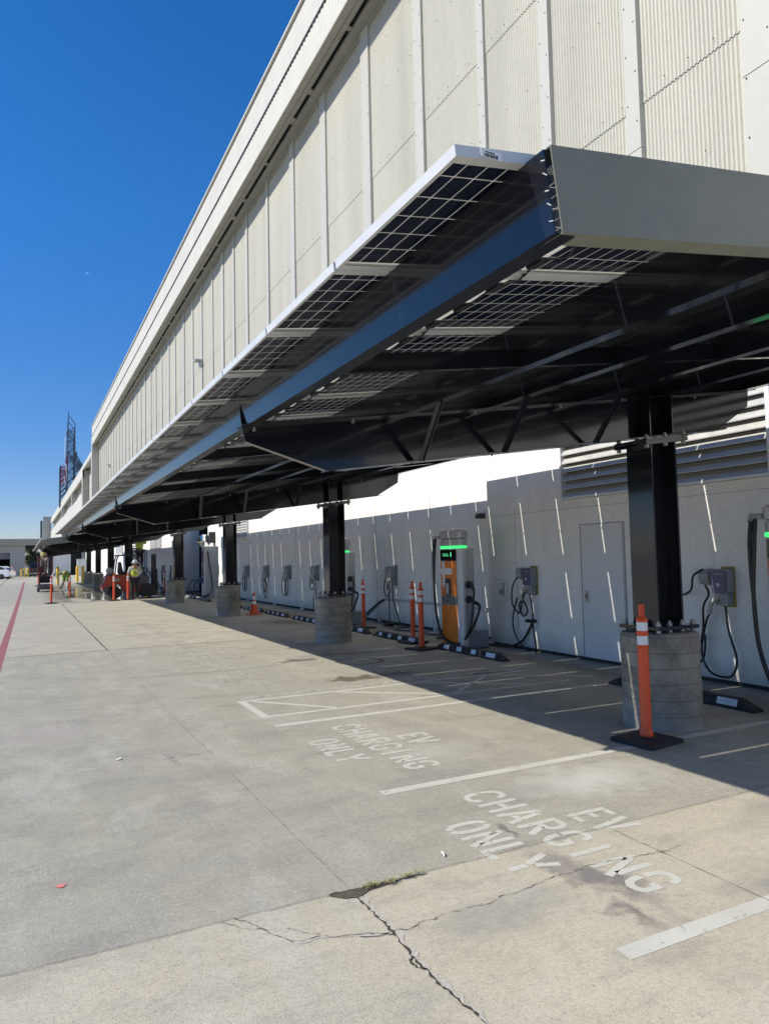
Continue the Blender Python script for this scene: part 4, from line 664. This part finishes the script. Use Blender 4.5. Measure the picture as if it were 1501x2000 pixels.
m = MB(); m.lathe([(.001, 0.06), (.1, .055), (.2, .035), (.3, .0)], seg=28); m.v = [(7.45-p[0]*.55, 33.3-p[2]+p[0]*.0, 2.5+p[1]) for p in m.v] if False else [(7.42+p[0], 33.3-p[2], 2.5+p[1]) for p in m.v]; m.build('mirror_face', 'mirror', mi_)
m = MB(); m.lathe([(.31, -.03), (.315, 0.0), (.3, .005)], seg=28); m.v = [(7.42+p[0], 33.31-p[2], 2.5+p[1]) for p in m.v]; m.box(7.5, 7.85, 33.4, 33.45, 2.48, 2.52); m.build('mirror_housing', 'black2', mi_)
m = MB(); m.box(7.6, 7.84, 32.9, 33.2, 2.4, 2.9); tag(m.build('wall_box', 'black2', None, .01), 'black box fixed on the white wall beside the mirror', 'box')

# ------------------------------------------------------------------ people
def figure(label, loc, J, mats, helmet=True, rz=0, vest='vest', hatm='helmet'):
    """J: joints dict in local metres, body is one skinned mesh"""
    t = thing('person', label, 'person', loc, None, rz)
    names = list(J); E_ = [('pelvis', 'chest'), ('chest', 'neck'), ('neck', 'head'), ('head', 'crown')]
    for s_ in 'LR': E_ += [('pelvis', 'hip'+s_), ('hip'+s_, 'knee'+s_), ('knee'+s_, 'ank'+s_), ('ank'+s_, 'toe'+s_), ('chest', 'sho'+s_), ('sho'+s_, 'elb'+s_), ('elb'+s_, 'wri'+s_), ('wri'+s_, 'palm'+s_)]
    rad = dict(pelvis=.14, chest=.16, neck=.055, head=.085, crown=.07, hip=.09, knee=.06, ank=.042, toe=.035, sho=.06, elb=.043, wri=.028, palm=.03)
    vs = [Vector(J[n]) for n in names]; rr_ = [rad[n] if n in rad else rad[n[:-1]] for n in names]; idx = {n: i for i, n in enumerate(names)}; ed = [(idx[a], idx[b]) for a, b in E_]
    for s_ in 'LR':
        w0 = Vector(J['wri'+s_]); p0 = Vector(J['palm'+s_]); d = (p0-w0).normalized(); sd_ = d.cross(Vector((0, 1, .2))).normalized()
        for k in range(5):
            off = (k-1.5)*.018 if k < 4 else -.035; L = (.06, .07, .065, .05, .045)[k]; base = p0+sd_*off; i0 = len(vs); vs += [base+d*.02, base+d*(.02+L*.5)+Vector((0, 0, -.006)), base+d*(.02+L*.9)+Vector((0, 0, -.02))]; rr_ += [.01, .0085, .007]; ed += [(idx['palm'+s_], i0), (i0, i0+1), (i0+1, i0+2)]
    def skin(name, vs, ed, rr_, mt, root=0):
        me = bpy.data.meshes.new(name); me.from_pydata(vs, ed, []); o = bpy.data.objects.new(name, me); C.objects.link(o); o.parent = t
        sk = o.modifiers.new('skin', 'SKIN'); sk.use_smooth_shade = True
        for i, v in enumerate(me.skin_vertices[0].data): v.radius = (rr_[i], rr_[i]); v.use_root = (i == root)
        sb = o.modifiers.new('sub', 'SUBSURF'); sb.levels = 1; sb.render_levels = 2; me.materials.append(MT[mt]); return o
    skin('body', vs, ed, rr_, 'skin', idx['pelvis'])
    def sub(name, chain, mt, grow, root=0, R_=None):
        nm = []; [nm.append(x) for e in chain for x in e if x not in nm]; ii = {n: i for i, n in enumerate(nm)}
        skin(name, [Vector(J[n]) for n in nm], [(ii[a], ii[b]) for a, b in chain], [(R_ or {}).get(n, (rad[n] if n in rad else rad[n[:-1]])+grow) for n in nm], mt)
    sub('shirt', [('pelvis', 'chest')]+[e for s_ in 'LR' for e in (('chest', 'sho'+s_), ('sho'+s_, 'elb'+s_), ('elb'+s_, 'wri'+s_))], mats[0], .018)
    if vest:
        cc = Vector(J['chest']); J2 = dict(J); 
        skin('safety_vest', [Vector(J['pelvis'])*.9+cc*.1, Vector(J['pelvis'])*.5+cc*.5, cc, Vector(J['shoL'])*.75+cc*.25+Vector((0, 0, .02)), Vector(J['shoR'])*.75+cc*.25+Vector((0, 0, .02))], [(0, 1), (1, 2), (2, 3), (2, 4)], [.175, .175, .19, .085, .085], vest)
    sub('trousers', [e for s_ in 'LR' for e in (('pelvis', 'hip'+s_), ('hip'+s_, 'knee'+s_), ('knee'+s_, 'ank'+s_))], mats[1], .02, 0, {'pelvis': .165})
    for s_ in 'LR':
        a = Vector(J['ank'+s_]); b = Vector(J['toe'+s_]); m = MB(); m.tube([a+Vector((0, 0, -.02)), a.lerp(b, .5)+Vector((0, 0, -.02)), b+(b-a)*.2], [.06, .055, .045], 0, 10); m.build('boot', 'black2', t, local=True)
    h = Vector(J['head']); c = Vector(J['crown']); up = (c-h).normalized(); q = up.to_track_quat('Z', 'Y').to_matrix(); fw_ = Vector(J.get('face', (0, -1, 0))) if 'face' in J else Vector((0, -1, 0))
    m = MB()
    for sx in (-.03, .03): m.ell((h.x+sx, h.y-.088, h.z+.02), .011, .008, .007, 0, 8, 6)
    m.build('eyes', 'ink', t, local=True); m = MB(); m.ell((h.x, h.y-.1, h.z-.005), .012, .02, .02, 0, 8, 6); m.ell((h.x, h.y-.09, h.z-.05), .022, .01, .006, 0, 8, 6); m.ell((h.x-.088, h.y, h.z), .012, .02, .03, 0, 8, 6); m.ell((h.x+.088, h.y, h.z), .012, .02, .03, 0, 8, 6); m.build('face_features', 'skin', t, local=True)
    if helmet:
        m = MB(); pr_ = [(.15, 0), (.152, .012), (.118, .02), (.116, .06), (.1, .1), (.06, .13), (.001, .14)]; m.lathe(pr_, seg=20); m.v = [tuple(c+q @ Vector((p[0], p[1]-.01, p[2]-.02))) for p in m.v]; m.build('hard_hat', hatm, t, local=True)
    return t
stand = dict(pelvis=(0, 0, .9), chest=(0, -.02, 1.24), neck=(0, -.03, 1.42), head=(0, -.07, 1.5), crown=(0, -.08, 1.58), hipL=(-.1, 0, .84), hipR=(.1, 0, .84), kneeL=(-.11, -.03, .46), kneeR=(.12, -.06, .46), ankL=(-.12, .02, .08), ankR=(.14, 0, .08), toeL=(-.14, -.13, .03), toeR=(.18, -.15, .03), shoL=(-.19, -.01, 1.34), shoR=(.19, -.01, 1.34), elbL=(-.26, -.0, 1.06), elbR=(.24, -.1, 1.1), wriL=(-.24, -.06, .83), wriR=(.04, -.3, 1.13), palmL=(-.235, -.08, .75), palmR=(-.03, -.32, 1.14))
figure('worker in light blue hard hat and lime vest standing at the forklift', (4.32, 32.95, .0), stand, ('shirt', 'pants'), True, .1)
bend = dict(pelvis=(0, 0, .88), chest=(.1, -.34, 1.02), neck=(.16, -.5, .98), head=(.18, -.58, .92), crown=(.19, -.66, .88), hipL=(-.1, .02, .84), hipR=(.1, .02, .84), kneeL=(-.2, -.02, .45), kneeR=(.14, -.1, .45), ankL=(-.38, .1, .1), ankR=(.12, .02, .08), toeL=(-.48, .02, .03), toeR=(.14, -.14, .03), shoL=(-.08, -.36, 1.0), shoR=(.3, -.34, 1.0), elbL=(-.02, -.42, .74), elbR=(.34, -.44, .74), wriL=(.06, -.5, .52), wriR=(.26, -.52, .52), palmL=(.08, -.52, .46), palmR=(.24, -.54, .46))
figure('worker in green top bending over to wash the ground', (2.5, 51, 0), bend, ('vestgreen', 'olive'), False, -.6, 'vestgreen')
lift = dict(stand); lift.update(wriL=(-.2, -.2, 1.5), palmL=(-.19, -.24, 1.57), elbL=(-.3, -.1, 1.3), wriR=(.2, -.2, 1.5), palmR=(.19, -.24, 1.57), elbR=(.3, -.1, 1.3))
figure('worker in yellow vest reaching up from the scissor lift platform', (1.03, 46, 1.02), lift, ('shirt', 'tan'), False, 3.0, 'vest2')
figure('worker in lime top high on the blue rolling ladder', (5.3, 38.6, 1.25), dict(lift), ('vest', 'pants'), False, .5, 'vest')

# ------------------------------------------------------------------ forklift
fk = thing('forklift', 'red forklift parked under the far canopy with its mast to the right', 'forklift', (4.3, 34.3, 0)); ox, oy = 3.07, 33.75
def F(m): m.v = [(p[0]+ox, p[1]+oy, p[2]) for p in m.v]; return m
m = MB(); m.prism([(.02, .38), (.0, .6), (.08, .7), (.2, .98), (.3, 1.02), (.95, 1.04), (1.1, .95), (1.22, .7), (1.3, .3), (1.0, .28), (.88, .3), (.86, .5), (.7, .66), (.45, .66), (.3, .5), (.27, .32)], 1, .12, .98); F(m).build('counterweight', 'forkred', fk, .03)
m = MB(); m.box(1.25, 1.9, .15, .95, .25, .5); F(m).build('chassis', 'forkred', fk, .02)
m = MB(); m.prism([(1.45, .5), (1.95, .55), (2.05, .9), (1.85, 1.15), (1.75, 1.15), (1.6, .7)], 1, .2, .9); F(m).build('dashboard', 'forkgrey', fk, .02)
m = MB(); m.box(.05, .3, .1, 1.0, .3, .5); m.box(.28, 1.0, .14, .96, 1.02, 1.06); F(m).build('lower_trim', 'forkgrey', fk, .02)
for (wxp, rr_, yy_) in ((.56, .26, .03), (.56, .26, .85), (1.93, .32, 0), (1.93, .32, .82)):
    m = MB(); m.lathe([(rr_*.55, 0), (rr_*.93, .01), (rr_, .05), (rr_, .2), (rr_*.93, .24), (rr_*.55, .25)], seg=28); m.v = [(wxp+p[0], yy_+p[2], rr_+p[1]) for p in m.v]; wh = F(m).build('wheel', 'tyre', fk)
    m = MB(); m.lathe([(.03, .02), (rr_*.5, .03), (rr_*.62, -.004), (rr_*.66, .02)], seg=24); m.v = [(wxp+p[0], yy_+p[2], rr_+p[1]) for p in m.v]; F(m).build('rim', 'rimg', wh)
m = MB()
for yy_ in (.16, .94):
    m.tube([(.55, yy_, 1.05), (.62, yy_, 1.7), (.7, yy_, 1.9)], .03, 0, 8); m.tube([(1.85, yy_, .95), (1.62, yy_, 1.6), (1.45, yy_, 1.9)], .03, 0, 8); m.bar((.6, yy_, 1.9), (1.5, yy_, 1.9), .05, .05)
for i in range(7): m.bar((.66+.13*i, .16, 1.92), (.66+.13*i, .94, 1.92), .03, .02)
F(m).build('overhead_guard', 'black2', fk)
m = MB(); m.prism([(.75, 1.06), (1.2, 1.06), (1.25, 1.14), (.92, 1.18), (.84, 1.6), (.74, 1.62), (.7, 1.15)], 1, .35, .78); F(m).build('seat', 'black2', fk, .03)
m = MB(); m.tube(spline([(1.55+.0*math.cos(a), .56+.16*math.cos(a), 1.28+.16*math.sin(a)) for a in [k*math.pi/6 for k in range(13)]], 3), .014); m.tube([(1.55, .56, 1.28), (1.75, .56, 1.1)], .02); F(m).build('steering_wheel', 'black2', fk)
m = MB()
for yy_ in (.25, .42, .68, .85): m.box(2.2, 2.32, yy_-.035, yy_+.035, .08, 1.9)
for z in (.15, .9, 1.4, 1.86): m.box(2.21, 2.31, .22, .88, z, z+.08)
m.tube([(2.26, .55, .1), (2.26, .55, 1.85)], .04); F(m).build('mast', 'black2', fk)
m = MB(); m.box(2.34, 2.38, .1, 1.0, .35, .42); m.box(2.34, 2.38, .1, 1.0, .75, .82)
for i in range(7): m.box(2.34, 2.37, .12+.14*i, .15+.14*i, .35, 1.25)
F(m).build('carriage', 'black2', fk)
for yy_ in (.3, .72): m = MB(); m.box(2.385, 2.43, yy_, yy_+.1, .06, .7); m.box(2.43, 3.4, yy_, yy_+.1, .06, .1); F(m).build('fork', 'forkgrey', fk)
m = MB(); m.lathe([(.04, 0), (.13, .02), (.15, .06), (.15, .16), (.13, .2), (.04, .22)], seg=20); m.v = [(.35+p[0], .35+p[2], 1.22+p[1]) for p in m.v]; F(m).build('gas_bottle', 'boxgrey', fk)
m = MB(); m.ell((ox+.62, oy+.11, .82), .13, .01, .06); m.build('badge', 'boxgrey', fk)

# blue rolling ladder
ld = thing('rolling_ladder', 'blue rolling ladder with platform behind the forklift', 'ladder', (5.1, 38.6, 0)); m = MB()
for yy_ in (38.3, 38.9):
    m.tube([(4.95, yy_, 0), (4.95, yy_, 2.3)], .025); m.tube([(5.6, yy_, 0), (5.6, yy_, 2.2)], .025); m.tube([(5.6, yy_, 2.2), (4.95, yy_, 2.3)], .02); m.tube([(6.5, yy_, 0), (5.6, yy_, 1.3)], .025)
for z in (1.2, 1.7, 2.2): m.tube([(4.95, 38.3, z), (4.95, 38.9, z)], .02)
m.build('frame', 'blue', ld); m = MB(); m.box(4.95, 5.6, 38.3, 38.9, 1.2, 1.24); [m.box(5.6+.18*i, 5.8+.18*i, 38.32, 38.88, 1.02-.26*i, 1.05-.26*i) for i in range(4)]; m.build('steps', 'boxgrey', ld)

# scissor lift
sl = thing('scissor_lift', 'dark red scissor lift carrying a worker beneath the far canopy', 'scissor lift', (1.1, 46, 0)); m = MB(); x0, x1, y0_, y1_ = .72, 1.5, 45.2, 46.9
m.box(x0, x1, y0_, y1_, .14, .42); m.box(x0+.05, x1-.05, y0_-.1, y0_, .2, .35); m.build('chassis', 'forkgrey', sl, .02)
for xx in (x0-.02, x1-.1):
    for yy_ in (y0_+.2, y1_-.3): m = MB(); m.lathe([(.06, 0), (.16, .01), (.16, .12), (.06, .13)], seg=20); m.v = [(xx+p[2], yy_+p[0], .16+p[1]) for p in m.v]; m.build('wheel', 'tyre', sl)
m = MB()
for xx in (x0+.08, x1-.08):
    for i in range(3): z = .44+.18*i; m.bar((xx, y0_+.1, z), (xx, y1_-.1, z+.18), .04, .07); m.bar((xx+.045, y1_-.1, z), (xx+.045, y0_+.1, z+.18), .04, .07)
m.box(x0+.1, x1-.1, y0_+.4, y0_+.7, .5, .9); m.build('scissor_arms', 'black2', sl)
m = MB(); m.box(x0, x1, y0_, y1_, .96, 1.02); m.build('platform', 'darkred', sl)
m = MB()
for xx in (x0+.02, x1-.02):
    for yy_ in (y0_+.02, 46, y1_-.02): m.tube([(xx, yy_, 1.0), (xx, yy_, 2.05)], .022)
    for z in (1.5, 2.04): m.tube([(xx, y0_+.02, z), (xx, y1_-.02, z)], .02)
for yy_ in (y0_+.02, y1_-.02):
    for z in (1.5, 2.04): m.tube([(x0+.02, yy_, z), (x1-.02, yy_, z)], .02)
m.box(x0+.05, x0+.3, y0_-.03, y0_+.05, 1.1, 1.45); m.build('guard_rail', 'darkred', sl)
m = MB(); m.tube(spline([(1.0, 31.9, 1.08), (1.05, 31.9, 1.16), (1.12, 32.6, 1.25), (1.22, 34, 1.3), (1.5, 38, .6), (1.8, 41, .03), (2.2, 46, .02), (2.55, 50.4, .4)]), .022, 0, 8); tag(m.build('water_hose', 'hose'), 'white hose draped over the left delineator towards the washer', 'hose')

# yellow bollards
by0 = None
for i, (x, y, lb) in enumerate([(2.32, 60, 'yellow bollard standing between the lift and the bending worker'), (4.25, 62.5, 'right bollard of the yellow pair left of the far piers'), (4.05, 66, 'left bollard of the yellow pair left of the far piers')]):
    if by0 is None: m = MB(); m.lathe([(.1, 0), (.1, 1.1), (.085, 1.15), (.04, 1.18)], seg=16); by0 = m.build('yellow_bollard', 'yellow'); o = by0
    else: o = by0.copy(); C.objects.link(o)
    o.location = (x, y, 0); o.scale = (1.15, 1.15, 1.15); tag(o, lb, 'bollard', 'yellow bollards in the distance')
m = MB()
for p in ((-.25, 98, 1.0), (.12, 98, 1.0), (.45, 98, 1.05)): m.tube([(p[0], p[1], 0), (p[0], p[1], p[2])], .1, 0, 10)
m.tube([(-.25, 98, .95), (.45, 98, .98)], .06, 0, 8); tag(m.build('yellow_barrier', 'yellow'), 'yellow pipe barrier at the corner of the far building', 'barrier')

# ------------------------------------------------------------------ far building, vehicles, trees
fb = thing('far_building', 'low grey building closing the yard with an open bay and passage', 'building', (-20, 107, 0))
m = MB(); m.box(-60, -2.9-2.2, 107, 125, 0, 4.1); m.box(-5.1, -1.62, 107, 125, 3.13, 4.1); m.box(-1.62, .17, 107, 125, 0, 4.1); m.box(3.4, 5.75, 107.3, 125, 0, 4.1); m.build('wall', 'farwall', fb)
m = MB(); m.box(-60, 7, 106.4, 125.2, 4.1, 4.95); m.build('parapet', 'fartop', fb)
m = MB(); m.box(-5.1, -1.62, 107.4, 107.5, 2.3, 3.13); rd = m.build('roll_door', 'rolldoor', fb); m = MB(); m.box(-5.1, -1.62, 114, 114.2, 0, 3.1); m.build('bay_interior', 'dark', fb); m = MB(); m.box(.17, 3.4, 107.2, 107.6, 3.6, 4.1); m.box(1.15, 1.35, 108, 109, 0, 3.7); m.build('passage_lintel', 'dark', fb)
m = MB()
for i in range(8): m.box(3.5+.27*i, 3.62+.27*i, 107.25, 107.3, .3, 3.9)
m.build('wall_ribs', 'white2', fb)
m = MB(); m.box(3.42, 5.74, 107.26, 107.27, .3, 4.0); m.build('white_cladding', 'white', fb)
m = MB(); m.box(5.76, 8.6, 107.5, 110, 0, 4.1); m.build('dark_opening', 'dark', fb); m = MB(); m.box(.62, .7, 110, 110.1, 4.9, 5.25); m.build('roof_vent', 'white2', fb)
m = MB(); m.box(5.9, 7.0, 96, 97.5, 0, 2.1); m.box(5.92, 6.98, 95.99, 96, 1.0, 1.02); tag(m.build('grey_cabinet', 'kgrey', None, .03), 'tall grey utility cabinet in front of the dark opening', 'cabinet')

def car(name, label, cat, prof, glassprof, paint, loc, rz, wid, wheels, wr):
    t = thing(name, label, cat, loc, None, rz); m = MB(); m.prism(prof, 1, -wid/2, wid/2); m.build('body', paint, t, .06, local=True)
    m = MB(); m.prism(glassprof, 1, -wid/2+.1-.0, wid/2-.1) ; m.v = [(p[0], p[1]*1.0, p[2]) for p in m.v]; m.build('cabin', paint, t, .06, local=True)
    gp = [(p[0]*.93, p[1]) for p in glassprof]; zc = sum(p[1] for p in gp)/len(gp); gp = [(p[0], zc+(p[1]-zc)*.72) for p in gp]
    for sg in (-1, 1): m = MB(); m.prism(gp, 1, sg*(wid/2-.09)-.005, sg*(wid/2-.09)+.005); m.build('side_window', 'glass', t, local=True)
    m = MB(); a, b = glassprof[0], glassprof[1]; m.add([(a[0]-.012, -wid/2+.2, a[1]+.06), (a[0]-.012, wid/2-.2, a[1]+.06), (b[0]-.012, wid/2-.25, b[1]-.06), (b[0]-.012, -wid/2+.25, b[1]-.06)], [(0, 1, 2, 3)]); m.build('rear_window', 'glass', t, local=True)
    for x in wheels:
        for sg in (-1, 1): m = MB(); m.lathe([(wr*.6, 0), (wr*.95, .01), (wr, .04), (wr, .18), (wr*.6, .22)], seg=20); m.v = [(x+p[0], sg*(wid/2-.2+p[2]), wr+p[1]) for p in m.v]; m.build('wheel', 'tyre', t, local=True)
    for sg in (-1, 1): m = MB(); x = min(p[0] for p in prof); m.box(x-.01, x+.06, sg*(wid/2-.28)-.14, sg*(wid/2-.28)+.14, .82, .98); m.build('tail_light', 'tail', t, local=True)
    m = MB(); x = min(p[0] for p in prof); m.box(x-.05, x+.1, -wid/2+.05, wid/2-.05, .38, .55); m.build('bumper', 'boxgrey' if paint == 'carblack' else paint, t, .03, local=True); return t
car('parked_car', 'white car parked at the open bay, cut by the left edge', 'car', [(-2.1, .35), (-2.15, .8), (-2.0, 1.0), (1.0, 1.0), (2.1, .8), (2.2, .4), (2.0, .25), (-2.0, .25)], [(-1.9, 1.0), (-1.35, 1.42), (.3, 1.45), (1.1, 1.0)], 'carwhite', (-3.1, 90, 0), R(160), 1.8, (-1.35, 1.35), .33)
car('pickup_truck', 'dark pickup truck seen from behind in the passage', 'pickup truck', [(-2.6, .5), (-2.6, 1.15), (2.0, 1.15), (2.6, 1.0), (2.65, .45), (2.4, .35), (-2.4, .35)], [(-.4, 1.15), (-.2, 1.75), (1.0, 1.75), (1.6, 1.15)], 'carblack', (1.55, 100.5, 0), R(90), 1.85, (-1.7, 1.7), .38)
def tree(label, x, y, h, seed):
    t = thing('tree', label, 'tree', (x, y, 0), 'trees seen through the passage'); rr_ = random.Random(seed); m = MB(); m.tube([(x, y, 0), (x+.1, y, h*.3), (x-.1, y+.1, h*.55), (x+.2, y, h*.85)], [.28, .2, .13, .05], 0, 8)
    for k in range(7): a = rr_.random()*6.28; z = h*rr_.uniform(.3, .6); m.tube([(x, y, z), (x+math.cos(a)*h*.2, y+math.sin(a)*h*.2, z+h*.2)], [.09, .03], 0, 6)
    m.build('trunk', 'bark', t); m = MB(); cl = [(x+rr_.gauss(0, h*.2), y+rr_.gauss(0, h*.2), h*rr_.uniform(.35, .95), h*rr_.uniform(.08, .16)) for _ in range(16)]
    for _ in range(2600):
        c = rr_.choice(cl); v = Vector((rr_.gauss(0, 1), rr_.gauss(0, 1), rr_.gauss(0, .8)))*c[3]*.6+Vector(c[:3]); a = Vector((rr_.gauss(0, 1), rr_.gauss(0, 1), rr_.gauss(0, 1))).normalized()*.14; b = a.cross(Vector((rr_.gauss(0, 1), rr_.gauss(0, 1), 1))).normalized()*.09
        m.add([v-a, v+b, v+a, v-b], [(0, 1, 2, 3)])
    m.build('crown', 'leaf', t)
tree('dark tree seen through the passage, left one', .9, 138, 4.6, 1); tree('dark tree seen through the passage, middle one', 3.4, 142, 4.4, 2); tree('bushy tree seen through the passage, right one', 5.6, 136, 4.2, 3)

# ------------------------------------------------------------------ lattice sign tower
tw = thing('sign_tower', 'tall grey lattice sign tower with faded red lettering behind the roof', 'sign tower', (8.5, 172, 0)); m = MB(); TY = [170, 172, 174, 176]
for j, ty in enumerate(TY):
    o_ = .0
    mast = [(8.35, 12), (8.35, 27), (8.5, 34.9-j*1.2)]; right = [(12.5, 16), (12.3, 21.2), (9.85, 26), (9.8, 32.2-j), (8.7, 33.8-j)]
    for pl in (mast, right, [(8.35, 26), (12.4, 21)], [(9.84, 26), (9.84, 14)], [(7.0, 14), (7.0, 23)], [(8.35, 14), (7.0, 14)]):
        for a, b in zip(pl[:-1], pl[1:]): m.bar((a[0], ty, a[1]), (b[0], ty, b[1]), .15, .15)
    z = 14; k = 0
    while z < 31.5:
        xl, xr_ = 8.35, 9.82
        m.bar((xl, ty, z), (xr_, ty, z), .09, .09); m.bar((xl, ty, z+(0 if k % 2 else 1.1)), (xr_, ty, z+(1.1 if k % 2 else 0)), .08, .08)
        if z < 25.5:
            xe = 12.4 if z < 20.5 else 9.84+(26-z)*.5; m.bar((xr_, ty, z), (xe, ty, z), .08, .08); m.bar((xr_, ty, z+(1.1 if k % 2 else 0)), (xe, ty, z+(0 if k % 2 else 1.1)), .08, .08); m.bar((xr_, ty, z), ((xr_+xe)/2, ty, z+1.1), .08, .08); m.bar(((xr_+xe)/2, ty, z+1.1), (xe, ty, z), .08, .08)
        if z < 22.5: m.bar((7.0, ty, z), (8.35, ty, z), .08, .08); m.bar((7.0, ty, z), (8.35, ty, z+1.1), .08, .08)
        z += 1.1; k += 1
for z in range(15, 33, 2):
    for x in (8.35, 9.82): m.bar((x, 170, z), (x, 176, z), .08, .08); m.bar((x, 170, z), (x, 173, z+2), .07, .07)
m.build('lattice', 'lattice', tw)
m = MB(); rr_ = random.Random(9)
for (x, z0_, z1_) in ((7.05, 18.3, 22.7), (7.35, 18.8, 23.1), (7.65, 18.5, 22.5), (7.9, 19.4, 24.6), (8.15, 20.3, 24.9)): m.bar((x, 169.6, z0_), (x+.08, 169.6, z1_), .2, .12)
for z in (19.5, 21.2, 22.3): m.bar((7.05, 169.55, z), (8.0, 169.55, z+.4), .12, .22)
m.build('red_lettering', 'signred', tw)
m = MB(); m.tube([(7.72, 169.5, 24.5), (7.74, 169.5, 28.4), (7.9, 169.5, 29.25), (8.12, 169.5, 28.8), (8.12, 169.5, 25)], .05); m.tube(spline([(8.05, 169.3, 23), (8.1, 169.3, 21), (8.05, 169.3, 19), (7.9, 169.3, 18.6), (7.75, 169.3, 19.2), (7.75, 169.3, 20.5)]), .05); m.box(7.85, 8.1, 169.3, 169.4, 21.8, 23.2); m.build('white_lettering', 'signwhite', tw)

# daytime moon
d = (f + r*((172-750.5)/1400) - u*((536-1000)/1400)).normalized(); cpos = Vector((0, 0, 1.6))+d*3500; mm = MB(); vs = []
n = 14; Rm = 11
for i in range(n+1):
    t = math.pi*(i/n)-math.pi/2; vs.append((Rm*math.cos(t), Rm*math.sin(t)))
inner = [(Rm*.62*math.cos(math.pi*(i/n)-math.pi/2)+.0, Rm*math.sin(math.pi*(i/n)-math.pi/2)) for i in range(n, -1, -1)]
P2 = vs+inner[1:-1]; ang_ = R(125); q = []
for a, b in P2: a2 = a*math.cos(ang_)-b*math.sin(ang_); b2 = a*math.sin(ang_)+b*math.cos(ang_); q.append(cpos+r*a2+u*b2)
mm.add(q, [(i, i+1, (2*n-i-1) if 2*n-i-1 > i+1 else i+1, 2*n-i) for i in range(0)]+[tuple(x for x in (i, i+1, (len(q)-1-i if i else 0), (len(q)-i) % len(q)) ) for i in range(1, n-1)])
tag(mm.build('moon', 'moonm'), 'pale crescent daytime moon in the blue sky', 'moon')
bpy.data.objects.remove(bpy.data.objects['_tmp']) if '_tmp' in bpy.data.objects else None
